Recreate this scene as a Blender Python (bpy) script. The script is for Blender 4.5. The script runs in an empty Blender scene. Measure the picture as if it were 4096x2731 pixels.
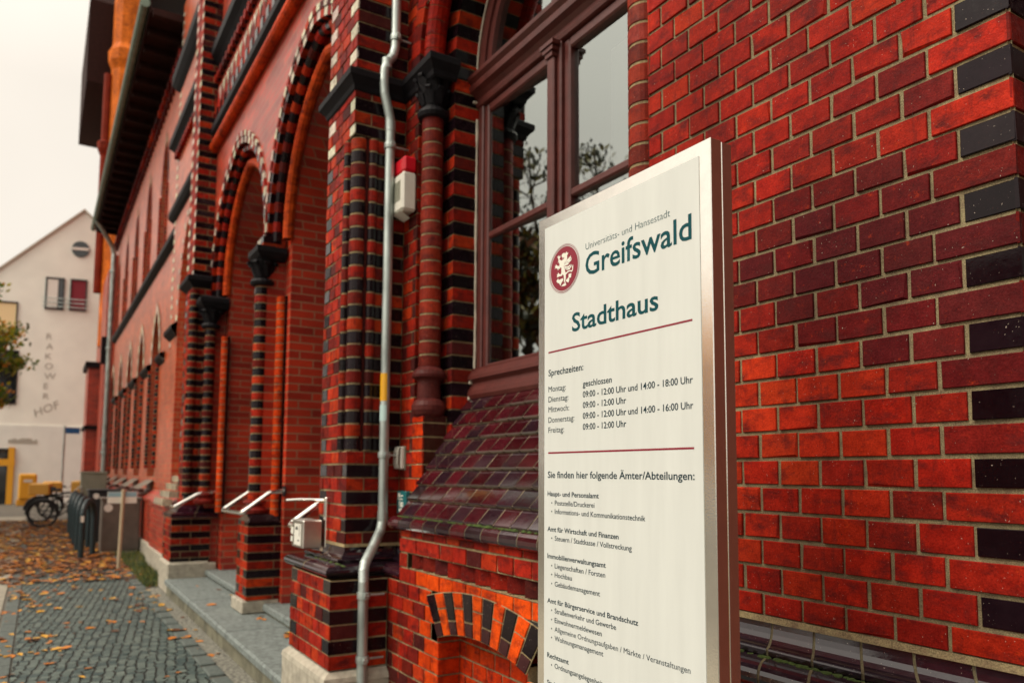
import bpy, math, random
from mathutils import Vector
rnd = random.Random(7)
S = bpy.context.scene
PI = math.pi
# ------------------------------------------------------------------ camera, sky, sun, exposure
cam_d = bpy.data.cameras.new('camera'); cam = bpy.data.objects.new('camera', cam_d); S.collection.objects.link(cam)
R = Vector((0.50119915, 0.86527572, 0.00986617)); U = Vector((0.0663829, -0.04981439, 0.99654997)); F = Vector((-0.86278197, 0.49881505, 0.08240645))
from mathutils import Matrix
mw = Matrix(((R.x, U.x, -F.x, 1.5755), (R.y, U.y, -F.y, -1.8356), (R.z, U.z, -F.z, 1.4434), (0, 0, 0, 1)))
cam.matrix_world = mw
cam_d.sensor_fit = 'HORIZONTAL'; cam_d.sensor_width = 36.0; cam_d.lens = 26.562
cam_d.shift_x = 0.0342; cam_d.shift_y = 0.0688
cam_d.clip_start = 0.05; cam_d.clip_end = 500
cam_d.dof.use_dof = True; cam_d.dof.focus_distance = 1.85; cam_d.dof.aperture_fstop = 3.2
S.camera = cam
W = bpy.data.worlds.new('World'); S.world = W; W.use_nodes = True
nt = W.node_tree; nt.nodes.clear()
sky = nt.nodes.new('ShaderNodeTexSky'); sky.sky_type = 'NISHITA'; sky.sun_disc = False
SUN_EL, SUN_AZ = 48.0, 186.0            # azimuth clockwise from +Y
sky.sun_elevation = math.radians(SUN_EL); sky.sun_rotation = math.radians(SUN_AZ)
sky.dust_density = 6.0; sky.ozone_density = 0.6; sky.air_density = 1.0
hsv = nt.nodes.new('ShaderNodeHueSaturation'); hsv.inputs['Saturation'].default_value = 0.12
tint = nt.nodes.new('ShaderNodeMixRGB'); tint.blend_type = 'MULTIPLY'; tint.inputs[0].default_value = 1
tint.inputs[2].default_value = (.97, 0.89, 0.785, 1)
bg = nt.nodes.new('ShaderNodeBackground'); bg.inputs[1].default_value = 0.15
wo = nt.nodes.new('ShaderNodeOutputWorld')
gtc = nt.nodes.new('ShaderNodeTexCoord'); gsp = nt.nodes.new('ShaderNodeSeparateXYZ'); nt.links.new(gtc.outputs['Generated'], gsp.inputs[0])
gmr = nt.nodes.new('ShaderNodeMapRange'); gmr.inputs[1].default_value = .42; gmr.inputs[2].default_value = 1; gmr.inputs[3].default_value = 5.3; gmr.inputs[4].default_value = 12.0   # overcast: zenith brighter than horizon
nt.links.new(gsp.outputs[2], gmr.inputs[0])
cn = nt.nodes.new('ShaderNodeTexNoise'); cn.inputs['Scale'].default_value = 2.2; cn.inputs['Detail'].default_value = 4; nt.links.new(gtc.outputs['Generated'], cn.inputs['Vector'])
cm = nt.nodes.new('ShaderNodeMapRange'); cm.inputs[1].default_value = .3; cm.inputs[2].default_value = .7; cm.inputs[3].default_value = .93; cm.inputs[4].default_value = 1.05; nt.links.new(cn.outputs['Fac'], cm.inputs[0])
cmul = nt.nodes.new('ShaderNodeMath'); cmul.operation = 'MULTIPLY'; nt.links.new(gmr.outputs[0], cmul.inputs[0]); nt.links.new(cm.outputs[0], cmul.inputs[1])
veil = nt.nodes.new('ShaderNodeMixRGB'); nt.links.new(cmul.outputs[0], veil.inputs[2]); veil.inputs[0].default_value = 0.75   # even cloud cover over the clear sky
nt.links.new(sky.outputs[0], hsv.inputs['Color']); nt.links.new(hsv.outputs[0], veil.inputs[1]); nt.links.new(veil.outputs[0], tint.inputs[1])
nt.links.new(tint.outputs[0], bg.inputs[0]); nt.links.new(bg.outputs[0], wo.inputs[0])
sun_d = bpy.data.lights.new('sun', 'SUN'); sun_d.energy = 1.5; sun_d.angle = math.radians(35); sun_d.color = (1.0, 0.90, 0.76)
sun = bpy.data.objects.new('sun', sun_d); S.collection.objects.link(sun)
_a, _e = math.radians(SUN_AZ), math.radians(SUN_EL)
sun.rotation_euler = Vector((math.sin(_a)*math.cos(_e), math.cos(_a)*math.cos(_e), math.sin(_e))).to_track_quat('Z', 'Y').to_euler()
S.view_settings.view_transform = 'Standard'; S.view_settings.look = 'None'; S.view_settings.gamma = 1.0
S.view_settings.exposure = 0.48
# ------------------------------------------------------------------ materials
def mat(name, col=(.5, .5, .5), rough=.6, metal=0.0, noise=0.0, nscale=8.0, bump=0.0, bscale=40.0, spec=.5, coord='Object', dist=.01, stretch=None):
    m = bpy.data.materials.new(name); m.use_nodes = True
    t = m.node_tree; b = t.nodes['Principled BSDF']
    b.inputs['Base Color'].default_value = (*col, 1); b.inputs['Roughness'].default_value = rough
    b.inputs['Metallic'].default_value = metal; b.inputs['Specular IOR Level'].default_value = spec
    if noise or bump:
        tc = t.nodes.new('ShaderNodeTexCoord')
    if noise:
        n = t.nodes.new('ShaderNodeTexNoise'); n.inputs['Scale'].default_value = nscale; n.inputs['Detail'].default_value = 6
        if stretch:
            mp = t.nodes.new('ShaderNodeMapping'); mp.inputs['Scale'].default_value = stretch; t.links.new(tc.outputs[coord], mp.inputs[0]); t.links.new(mp.outputs[0], n.inputs['Vector'])
        else: t.links.new(tc.outputs[coord], n.inputs['Vector'])
        r = t.nodes.new('ShaderNodeMapRange'); r.inputs[1].default_value = .25; r.inputs[2].default_value = .75
        r.inputs[3].default_value = 1-noise; r.inputs[4].default_value = 1+noise
        t.links.new(n.outputs['Fac'], r.inputs[0])
        mx = t.nodes.new('ShaderNodeMixRGB'); mx.blend_type = 'MULTIPLY'; mx.inputs[0].default_value = 1
        mx.inputs[1].default_value = (*col, 1); t.links.new(r.outputs[0], mx.inputs[2]); t.links.new(mx.outputs[0], b.inputs['Base Color'])
    if bump:
        n2 = t.nodes.new('ShaderNodeTexNoise'); n2.inputs['Scale'].default_value = bscale; n2.inputs['Detail'].default_value = 5
        t.links.new(tc.outputs[coord], n2.inputs['Vector'])
        bp = t.nodes.new('ShaderNodeBump'); bp.inputs['Strength'].default_value = bump; bp.inputs['Distance'].default_value = dist
        t.links.new(n2.outputs['Fac'], bp.inputs['Height']); t.links.new(bp.outputs[0], b.inputs['Normal'])
    return m

def brick_material():
    """colour per brick from the mesh attribute; alpha: 0 mortar, .5 fired brick, 1 glazed brick"""
    m = bpy.data.materials.new('brick'); m.use_nodes = True; t = m.node_tree; b = t.nodes['Principled BSDF']; L = t.links.new
    at = t.nodes.new('ShaderNodeAttribute'); at.attribute_name = 'Col'
    tc = t.nodes.new('ShaderNodeTexCoord')
    def noise(scale, detail=6, rough=.6, sx=1, sz=1, off=0):
        mp = t.nodes.new('ShaderNodeMapping'); mp.inputs['Scale'].default_value = (sx, sx, sz); mp.inputs['Location'].default_value = (off, off, off)
        L(tc.outputs['Object'], mp.inputs[0])
        n = t.nodes.new('ShaderNodeTexNoise'); n.inputs['Scale'].default_value = scale; n.inputs['Detail'].default_value = detail; n.inputs['Roughness'].default_value = rough
        L(mp.outputs[0], n.inputs['Vector']); return n.outputs['Fac']
    def rng(s, a, b_, c, d):
        r = t.nodes.new('ShaderNodeMapRange'); r.inputs[1].default_value = a; r.inputs[2].default_value = b_; r.inputs[3].default_value = c; r.inputs[4].default_value = d
        L(s, r.inputs[0]); return r.outputs[0]
    def mth(op, a, b_=None):
        n = t.nodes.new('ShaderNodeMath'); n.operation = op
        for i, v in enumerate((a, b_)):
            if v is None: continue
            if isinstance(v, (int, float)): n.inputs[i].default_value = v
            else: L(v, n.inputs[i])
        return n.outputs[0]
    def mix(mode, fac, a, b_):
        n = t.nodes.new('ShaderNodeMixRGB'); n.blend_type = mode
        for i, v in ((0, fac), (1, a), (2, b_)):
            if isinstance(v, (int, float)): n.inputs[i].default_value = v
            elif isinstance(v, tuple): n.inputs[i].default_value = (*v, 1)
            else: L(v, n.inputs[i])
        return n.outputs[0]
    isbrick = rng(at.outputs['Alpha'], .2, .4, 0, 1)
    glaze = rng(at.outputs['Alpha'], .6, .95, 0, 1)
    unglazed = mth('SUBTRACT', 1.0, glaze)
    c = at.outputs['Color']
    # broad mottling inside each brick, then fired dark smudges and small orange burns
    c = mix('MULTIPLY', 1.0, c, mix('MIX', rng(noise(26, 6, .65), .3, .72, 0, 1), (.66, .58, .62), (1.18, 1.22, 1.1)))
    c = mix('MULTIPLY', 1.0, c, mix('MIX', rng(noise(2.1, 5, .6, 1, .6, 2.2), .35, .68, 0, 1), (.62, .60, .62), (1.15, 1.15, 1.12)))
    sm = mth('MULTIPLY', mth('MULTIPLY', rng(noise(12, 5, .62, 1, 1.9, 3.1), .50, .70, 0, .85), isbrick), unglazed)
    vs = mth('MULTIPLY', mth('MULTIPLY', rng(noise(34, 3, .55, 1, .22, 8.4), .58, .72, 0, .5), isbrick), unglazed)
    c = mix('MIX', vs, c, (.075, .010, .009))
    c = mix('MIX', sm, c, (.060, .009, .009))
    og = mth('MULTIPLY', mth('MULTIPLY', rng(noise(34, 8, .75, 1, 1, 7.7), .60, .74, 0, .5), isbrick), unglazed)
    c = mix('MIX', og, c, (.62, .060, .008))
    gr_ = mth('MULTIPLY', isbrick, unglazed)
    c = mix('MULTIPLY', gr_, c, mix('MIX', rng(noise(210, 6, .75, 1, 1, 4.4), .32, .68, 0, 1), (.62, .58, .6), (1.34, 1.42, 1.4)))
    # mortar grain
    mg = mth('SUBTRACT', 1.0, isbrick)
    c = mix('MULTIPLY', mg, c, mix('MIX', rng(noise(300, 3, .7), .35, .65, 0, 1), (.55, .55, .55), (1.25, 1.25, 1.2)))
    # lime specks and drips
    sp = rng(noise(230, 2, .4, 1, .75, 1.3), .735, .765, 0, .6)
    sp = mth('MULTIPLY', sp, isbrick)
    c = mix('MIX', sp, c, (.52, .44, .36))
    pits = mth('MULTIPLY', rng(noise(150, 3, .5, 1, 1, 9.3), .31, .27, 0, .8), isbrick)
    c = mix('MIX', pits, c, (.03, .01, .008))
    dr = mth('MULTIPLY', rng(noise(30, 2, .5, 1, .07, 5), .752, .79, 0, .24), isbrick)
    c = mix('MIX', dr, c, (.5, .4, .33))
    L(c, b.inputs['Base Color'])
    ro = rng(noise(60, 4), .3, .7, .40, .62)
    wetr = rng(at.outputs['Alpha'], 1.05, 1.45, 1, .4); rg = mth('MULTIPLY', rng(noise(45, 5, .6), .35, .75, .06, .24), wetr); L(mth('ADD', mth('MULTIPLY', glaze, .18), .07), b.inputs['Specular IOR Level']); wet = rng(at.outputs['Alpha'], 1.05, 1.45, 0, 1); L(mth('ADD', mth('MULTIPLY', wet, 1.9), 1.45), b.inputs['IOR'])
    n = t.nodes.new('ShaderNodeMix'); n.data_type = 'FLOAT'; L(glaze, n.inputs[0]); L(ro, n.inputs[2]); L(rg, n.inputs[3])
    n2 = t.nodes.new('ShaderNodeMix'); n2.data_type = 'FLOAT'; L(isbrick, n2.inputs[0]); n2.inputs[2].default_value = .95; L(n.outputs[0], n2.inputs[3])
    L(n2.outputs[0], b.inputs['Roughness'])
    h = mth('ADD', mth('MULTIPLY', noise(170, 4, .6), .55), mth('MULTIPLY', noise(38, 4), 1.0))
    h = mth('ADD', h, mth('MULTIPLY', mg, mth('MULTIPLY', noise(420, 3), 1.6)))
    bp = t.nodes.new('ShaderNodeBump'); bp.inputs['Distance'].default_value = .0022
    L(mth('ADD', mth('MULTIPLY', unglazed, .62), .10), bp.inputs['Strength']); L(h, bp.inputs['Height']); L(bp.outputs[0], b.inputs['Normal'])
    return m

def far_brick_material(name='bonded_brickwork', c1=(.44, .031, .009, 1), c2=(.22, .013, .006, 1), mo=(.27, .115, .06, 1)):
    m = bpy.data.materials.new(name); m.use_nodes = True; t = m.node_tree; b = t.nodes['Principled BSDF']; L = t.links.new
    tc = t.nodes.new('ShaderNodeTexCoord'); sx = t.nodes.new('ShaderNodeSeparateXYZ'); L(tc.outputs['Object'], sx.inputs[0])
    ad = t.nodes.new('ShaderNodeMath'); ad.operation = 'ADD'; L(sx.outputs[0], ad.inputs[0]); L(sx.outputs[1], ad.inputs[1])
    az = t.nodes.new('ShaderNodeMath'); az.operation = 'SUBTRACT'; L(sx.outputs[2], az.inputs[0]); az.inputs[1].default_value = .033
    cb = t.nodes.new('ShaderNodeCombineXYZ'); L(ad.outputs[0], cb.inputs[0]); L(az.outputs[0], cb.inputs[1])
    br = t.nodes.new('ShaderNodeTexBrick'); L(cb.outputs[0], br.inputs['Vector'])
    br.offset = .5; br.inputs['Scale'].default_value = 1; br.inputs['Brick Width'].default_value = .26; br.inputs['Row Height'].default_value = .077
    br.inputs['Mortar Size'].default_value = .0065; br.inputs['Mortar Smooth'].default_value = .1; br.inputs['Bias'].default_value = -.1
    br.inputs['Color1'].default_value = c1; br.inputs['Color2'].default_value = c2; br.inputs['Mortar'].default_value = mo
    n = t.nodes.new('ShaderNodeTexNoise'); n.inputs['Scale'].default_value = 2.3; n.inputs['Detail'].default_value = 8; L(tc.outputs['Object'], n.inputs['Vector'])
    r = t.nodes.new('ShaderNodeMapRange'); r.inputs[1].default_value = .3; r.inputs[2].default_value = .7; r.inputs[3].default_value = .75; r.inputs[4].default_value = 1.25; L(n.outputs['Fac'], r.inputs[0])
    mx = t.nodes.new('ShaderNodeMixRGB'); mx.blend_type = 'MULTIPLY'; mx.inputs[0].default_value = 1; L(br.outputs['Color'], mx.inputs[1]); L(r.outputs[0], mx.inputs[2])
    L(mx.outputs[0], b.inputs['Base Color']); b.inputs['Roughness'].default_value = .36; b.inputs['IOR'].default_value = 1.6
    bp = t.nodes.new('ShaderNodeBump'); bp.inputs['Strength'].default_value = .4; bp.inputs['Distance'].default_value = .004; bp.invert = True
    L(br.outputs['Fac'], bp.inputs['Height']); L(bp.outputs[0], b.inputs['Normal'])
    return m

MB_ = brick_material(); MFB = far_brick_material(); MWB = far_brick_material('sky_sheen_brickwork', (.50, .068, .017, 1), (.31, .034, .011, 1), (.36, .185, .085, 1))  # wing and bay copy: sky sheen put into paler brick and joint colours
M = dict(
    steel=mat('brushed_steel', (.92, .89, .82), .16, 1.0, noise=.05, nscale=30, bump=.03, bscale=260),
    steel2=mat('weathered_steel', (.62, .60, .55), .34, 1.0, noise=.2, nscale=9, bump=.05, bscale=60),
    zinc=mat('zinc', (.42, .475, .45), .42, .7, noise=.5, nscale=7, bump=.14, bscale=16, stretch=(2, 2, .5)),
    panel=mat('sign_enamel', (.605, .63, .60), .38, 0, noise=.05, nscale=5, bump=.03, bscale=300, stretch=(6, 1, .7)),
    teal=mat('teal_print', (.002, .060, .072), .6, spec=.15), tealdark=mat('dark_teal_print', (.002, .022, .034), .6, spec=.12),
    crimson=mat('crimson_print', (.22, .004, .022), .5), white_print=mat('white_print', (.74, .73, .64), .5),
    wood=mat('red_brown_paint', (.085, .018, .014), .40, 0, noise=.25, nscale=14, bump=.12, bscale=50),
    black=mat('black_glazed_stone', (.008, .007, .009), .6, 0, noise=.4, nscale=12, bump=.15, bscale=40, spec=.16),
    darkwood=mat('dark_door_paint', (.016, .012, .012), .35, 0, noise=.3, nscale=10),
    granite=mat('granite', (.155, .18, .17), .7, 0, noise=.5, nscale=30, bump=.5, bscale=70),
    stone=mat('pale_stone', (.36, .33, .26), .8, 0, noise=.32, nscale=16, bump=.4, bscale=50),
    mortar=mat('lime_mortar', (.36, .30, .19), .95, 0, noise=.3, nscale=120, bump=.3, bscale=200),
    caulk=mat('old_putty', (.50, .45, .36), .8, 0, noise=.25, nscale=30),
    whitep=mat('white_plastic', (.66, .64, .56), .4, 0, noise=.06, nscale=20), redp=mat('red_lens', (.55, .008, .02), .15),
    paper=mat('paper', (.66, .65, .58), .7), ink=mat('ink', (.03, .03, .03), .7),
    cream=mat('cream_render', (.89, .89, .80), .85, 0, noise=.07, nscale=1.1), creamlow=mat('pale_render_base', (.80, .81, .75), .85, 0, noise=.05, nscale=2),
    whiter=mat('white_render', (.80, .77, .70), .85), roofdark=mat('dark_roof_tiles', (.045, .02, .018), .7, 0, noise=.3, nscale=20),
    soffit=mat('dark_boarded_soffit', (.026, .009, .007), .8, 0, noise=.3, nscale=8, spec=.12), copper=mat('green_copper', (.16, .22, .17), .55, .2, noise=.2, nscale=8),
    yellow=mat('yellow_paint', (.75, .36, .02), .4), darkgreen=mat('dark_green_paint', (.006, .022, .027), .45, 0, noise=.25, nscale=10),
    blackp=mat('black_plastic', (.012, .014, .016), .45), greybox=mat('grey_green_cabinet', (.22, .23, .17), .6, 0, noise=.15, nscale=6),
    brownbox=mat('brown_cabinet', (.105, .085, .068), .6, 0, noise=.2, nscale=6), bluep=mat('blue_sign_face', (.01, .10, .28), .4), rubber=mat('rubber', (.015, .015, .016), .8),
    polewood=mat('pale_post', (.42, .34, .22), .6, 0, noise=.1, nscale=10), lightblue=mat('pale_blue_print', (.26, .42, .48), .5),
    bark=mat('bark', (.06, .04, .028), .9, 0, noise=.4, nscale=15, bump=.6, bscale=30, dist=.03),
    leafgreen=mat('green_leaves', (.075, .12, .016), .55), leafolive=mat('olive_leaves', (.20, .17, .018), .55), leaforange=mat('orange_leaves', (.52, .17, .014), .6), leafyellow=mat('yellow_leaves', (.58, .30, .025), .6), leafbrown=mat('brown_leaves', (.13, .042, .009), .7),
    leafdark=mat('dark_leaves', (.035, .04, .018), .6),
    moss=mat('moss', (.045, .075, .010), .95, 0, noise=.5, nscale=60, bump=.6, bscale=200), redcurt=mat('red_blind', (.22, .006, .02), .7), amber=mat('amber_paint', (.78, .40, .06), .5),
    orangestick=mat('yellow_sticker', (.72, .36, .01), .4), bluestick=mat('pale_sticker', (.45, .62, .60), .5),
)
def leafy(name, col, thru):
    m = bpy.data.materials.new(name); m.use_nodes = True; t = m.node_tree; b = t.nodes['Principled BSDF']; b.inputs['Base Color'].default_value = (*col, 1); b.inputs['Roughness'].default_value = .6
    l = t.nodes.new('ShaderNodeBsdfTranslucent'); l.inputs[0].default_value = (*thru, 1); x = t.nodes.new('ShaderNodeMixShader'); x.inputs[0].default_value = .5
    t.links.new(b.outputs[0], x.inputs[1]); t.links.new(l.outputs[0], x.inputs[2]); t.links.new(x.outputs[0], t.nodes['Material Output'].inputs[0]); return m
def glass_mat(name, base, ior, rough=.0):
    m = mat(name, base, rough); b = m.node_tree.nodes['Principled BSDF']; b.inputs['IOR'].default_value = ior; b.inputs['Specular IOR Level'].default_value = .5
    return m
def clear_glass(name):
    m = bpy.data.materials.new(name); m.use_nodes = True; t = m.node_tree; t.nodes.clear(); o = t.nodes.new('ShaderNodeOutputMaterial')
    gl = t.nodes.new('ShaderNodeBsdfGlossy'); gl.inputs['Roughness'].default_value = 0; gl.inputs['Color'].default_value = (.92, 1, .97, 1)
    tr = t.nodes.new('ShaderNodeBsdfTransparent'); tr.inputs['Color'].default_value = (.94, .98, .96, 1)
    fr = t.nodes.new('ShaderNodeFresnel'); fr.inputs['IOR'].default_value = 4.6; mx = t.nodes.new('ShaderNodeMixShader')
    t.links.new(fr.outputs[0], mx.inputs[0]); t.links.new(tr.outputs[0], mx.inputs[1]); t.links.new(gl.outputs[0], mx.inputs[2]); t.links.new(mx.outputs[0], o.inputs[0]); return m
M['glass'] = clear_glass('window_glass')
M['farglass'] = glass_mat('far_window_glass', (.012, .014, .016), 1.7, .05)
# ------------------------------------------------------------------ mesh builder
class MB:
    def __init__(s): s.v, s.f, s.c, s.sm, s.mi = [], [], [], [], []
    def face(s, pts, col=(.5, .5, .5, .5), smooth=False, mi=0):
        i = len(s.v); s.v += [tuple(p) for p in pts]; s.f.append(tuple(range(i, i+len(pts)))); s.c.append(col); s.sm.append(smooth); s.mi.append(mi)
    def box(s, x0, x1, y0, y1, z0, z1, col=(.5, .5, .5, .5), mi=0, bev=0.0):
        if bev > 0: return s.bbox(x0, x1, y0, y1, z0, z1, col, mi, bev)
        p = [(x, y, z) for z in (z0, z1) for y in (y0, y1) for x in (x0, x1)]
        for q in ((0, 1, 5, 4), (1, 3, 7, 5), (3, 2, 6, 7), (2, 0, 4, 6), (4, 5, 7, 6), (2, 3, 1, 0)): s.face([p[k] for k in q], col, False, mi)
    def bbox(s, x0, x1, y0, y1, z0, z1, col, mi, b):
        # chamfered box: 6 faces, 12 edge strips, 8 corners
        lo = (x0, y0, z0); hi = (x1, y1, z1)
        def P(sx, sy, sz, ax):
            o = [0, 0, 0]
            for k, sg in enumerate((sx, sy, sz)):
                o[k] = (hi[k] if sg > 0 else lo[k]) - (0 if k == ax else sg*b)
            return tuple(o)
        sg = (-1, 1)
        for ax in range(3):
            o = [k for k in range(3) if k != ax]
            for d in sg:
                q = []
                for a, c_ in ((-1, -1), (1, -1), (1, 1), (-1, 1)):
                    t = [0, 0, 0]; t[ax] = d; t[o[0]] = a; t[o[1]] = c_; q.append(P(*t, ax))
                s.face(q if (d > 0) == (ax != 1) else q[::-1], col, False, mi)
        for ax in range(3):   # edges along ax
            o = [k for k in range(3) if k != ax]
            for a in sg:
                for c_ in sg:
                    t0 = [0, 0, 0]; t1 = [0, 0, 0]; t0[ax] = -1; t1[ax] = 1
                    for t in (t0, t1): t[o[0]] = a; t[o[1]] = c_
                    s.face([P(*t0, o[0]), P(*t1, o[0]), P(*t1, o[1]), P(*t0, o[1])], col, False, mi)
        for a in sg:
            for b_ in sg:
                for c_ in sg: s.face([P(a, b_, c_, 0), P(a, b_, c_, 1), P(a, b_, c_, 2)], col, False, mi)
    def cyl(s, p0, p1, r0, r1=None, n=16, col=(.5, .5, .5, .5), caps=True, mi=0, smooth=True):
        r1 = r0 if r1 is None else r1
        p0, p1 = Vector(p0), Vector(p1); d = (p1-p0).normalized(); a = d.orthogonal().normalized(); b = d.cross(a)
        c0 = [p0+(a*math.cos(2*PI*k/n)+b*math.sin(2*PI*k/n))*r0 for k in range(n)]; c1 = [p1+(a*math.cos(2*PI*k/n)+b*math.sin(2*PI*k/n))*r1 for k in range(n)]
        for k in range(n): s.face([c0[k], c0[(k+1) % n], c1[(k+1) % n], c1[k]], col, smooth, mi)
        if caps: s.face(c0[::-1], col, False, mi); s.face(c1, col, False, mi)
    def tube(s, pts, r, n=12, col=(.5, .5, .5, .5), mi=0, caps=True, closed=False):
        pts = [Vector(p) for p in pts]; N = len(pts); rings = []
        ref = None
        for i, p in enumerate(pts):
            if closed: d = (pts[(i+1) % N]-pts[i-1]).normalized()
            else: d = (pts[min(i+1, N-1)]-pts[max(i-1, 0)]).normalized()
            if ref is None: ref = d.orthogonal().normalized()
            ref = (ref-d*ref.dot(d)).normalized(); b = d.cross(ref)
            rr = r[i] if isinstance(r, (list, tuple)) else r
            rings.append([p+(ref*math.cos(2*PI*k/n)+b*math.sin(2*PI*k/n))*rr for k in range(n)])
        for i in range(N if closed else N-1):
            A, B = rings[i], rings[(i+1) % N]
            for k in range(n): s.face([A[k], A[(k+1) % n], B[(k+1) % n], B[k]], col, True, mi)
        if caps and not closed: s.face(rings[0][::-1], col, False, mi); s.face(rings[-1], col, False, mi)
    def lathe(s, cx, cy, prof, n=24, a0=0, a1=2*PI, col=(.5, .5, .5, .5), colf=None, mi=0, smooth=True):
        full = abs(a1-a0-2*PI) < 1e-6
        for i in range(len(prof)-1):
            (r0, z0), (r1, z1) = prof[i], prof[i+1]; c = colf(.5*(z0+z1)) if colf else col
            for k in range(n):
                t0 = a0+(a1-a0)*k/n; t1 = a0+(a1-a0)*(k+1)/n
                s.face([(cx+r0*math.cos(t0), cy+r0*math.sin(t0), z0), (cx+r0*math.cos(t1), cy+r0*math.sin(t1), z0), (cx+r1*math.cos(t1), cy+r1*math.sin(t1), z1), (cx+r1*math.cos(t0), cy+r1*math.sin(t0), z1)], c, smooth, mi)
    def sweep(s, prof, path, col=(.5, .5, .5, .5), colf=None, smooth=True, mi=0, seg=None, joint=None):
        """moulding: prof = [(out, z)], path = plan polyline; 'out' is to the right of travel"""
        P = [Vector((x, y)) for x, y in path]; N = len(P); off = []
        for i in range(N):
            ds = []
            if i > 0: ds.append((P[i]-P[i-1]).normalized())
            if i < N-1: ds.append((P[i+1]-P[i]).normalized())
            ns = [Vector((d.y, -d.x)) for d in ds]
            if len(ns) == 1: off.append(ns[0])
            else: m_ = (ns[0]+ns[1]); off.append(m_/(1+ns[0].dot(ns[1])))
        for i in range(N-1):
            L = (P[i+1]-P[i]).length; k = max(1, round(L/seg)) if seg else 1
            for j in range(k):
                t0, t1 = j/k, (j+1)/k
                g = .004/L if (seg and joint is not None) else 0
                segs = [(t0+g if j > 0 else t0, t1-g if j < k-1 else t1, colf(i, j) if colf else col, 0.0)]
                if g and j < k-1: segs.append((t1-g, t1+g, joint, .002))
                for a, b, c, dn in segs:
                    for (o0, z0), (o1, z1) in zip(prof[:-1], prof[1:]):
                        pa, pb = P[i].lerp(P[i+1], a), P[i].lerp(P[i+1], b); na, nb = off[i].lerp(off[i+1], a), off[i].lerp(off[i+1], b)
                        q = []
                        for pp, nn, oo, zz in ((pa, na, o0, z0), (pb, nb, o0, z0), (pb, nb, o1, z1), (pa, na, o1, z1)):
                            w = pp+nn*(oo-dn); q.append((w.x, w.y, zz))
                        s.face(q, c, smooth, mi)
    def build(s, name, mats, parent=None, merge=False):
        me = bpy.data.meshes.new(name); me.from_pydata(s.v, [], s.f)
        for m in (mats if isinstance(mats, (list, tuple)) else [mats]): me.materials.append(m)
        n = len(s.f)
        me.polygons.foreach_set('use_smooth', s.sm); me.polygons.foreach_set('material_index', s.mi)
        ca = me.color_attributes.new('Col', 'FLOAT_COLOR', 'CORNER'); arr = []
        for f, c in zip(s.f, s.c): arr += list(c)*len(f)
        ca.data.foreach_set('color', arr)
        if merge:
            import bmesh
            bm = bmesh.new(); bm.from_mesh(me); bmesh.ops.remove_doubles(bm, verts=bm.verts, dist=1e-5); bmesh.ops.recalc_face_normals(bm, faces=bm.faces); bm.to_mesh(me); bm.free()
        me.update()
        o = bpy.data.objects.new(name, me); S.collection.objects.link(o)
        if parent: o.parent = parent; o.matrix_parent_inverse = parent.matrix_world.inverted()
        return o
def tag(o, label=None, cat=None, group=None, kind=None):
    if label: o['label'] = label
    if cat: o['category'] = cat
    if group: o['group'] = group
    if kind: o['kind'] = kind
    return o
def thing(name, label, cat, loc=(0, 0, 0), group=None):
    o = bpy.data.objects.new(name, None); o.empty_display_size = .1; S.collection.objects.link(o); o.location = loc
    bpy.context.view_layer.update()
    return tag(o, label, cat, group)
def dup(o, parent=None):
    c = o.copy(); S.collection.objects.link(c)
    if parent: c.parent = parent; c.matrix_parent_inverse = o.matrix_parent_inverse
    for ch in list(o.children): dup(ch, c)
    return c
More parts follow.
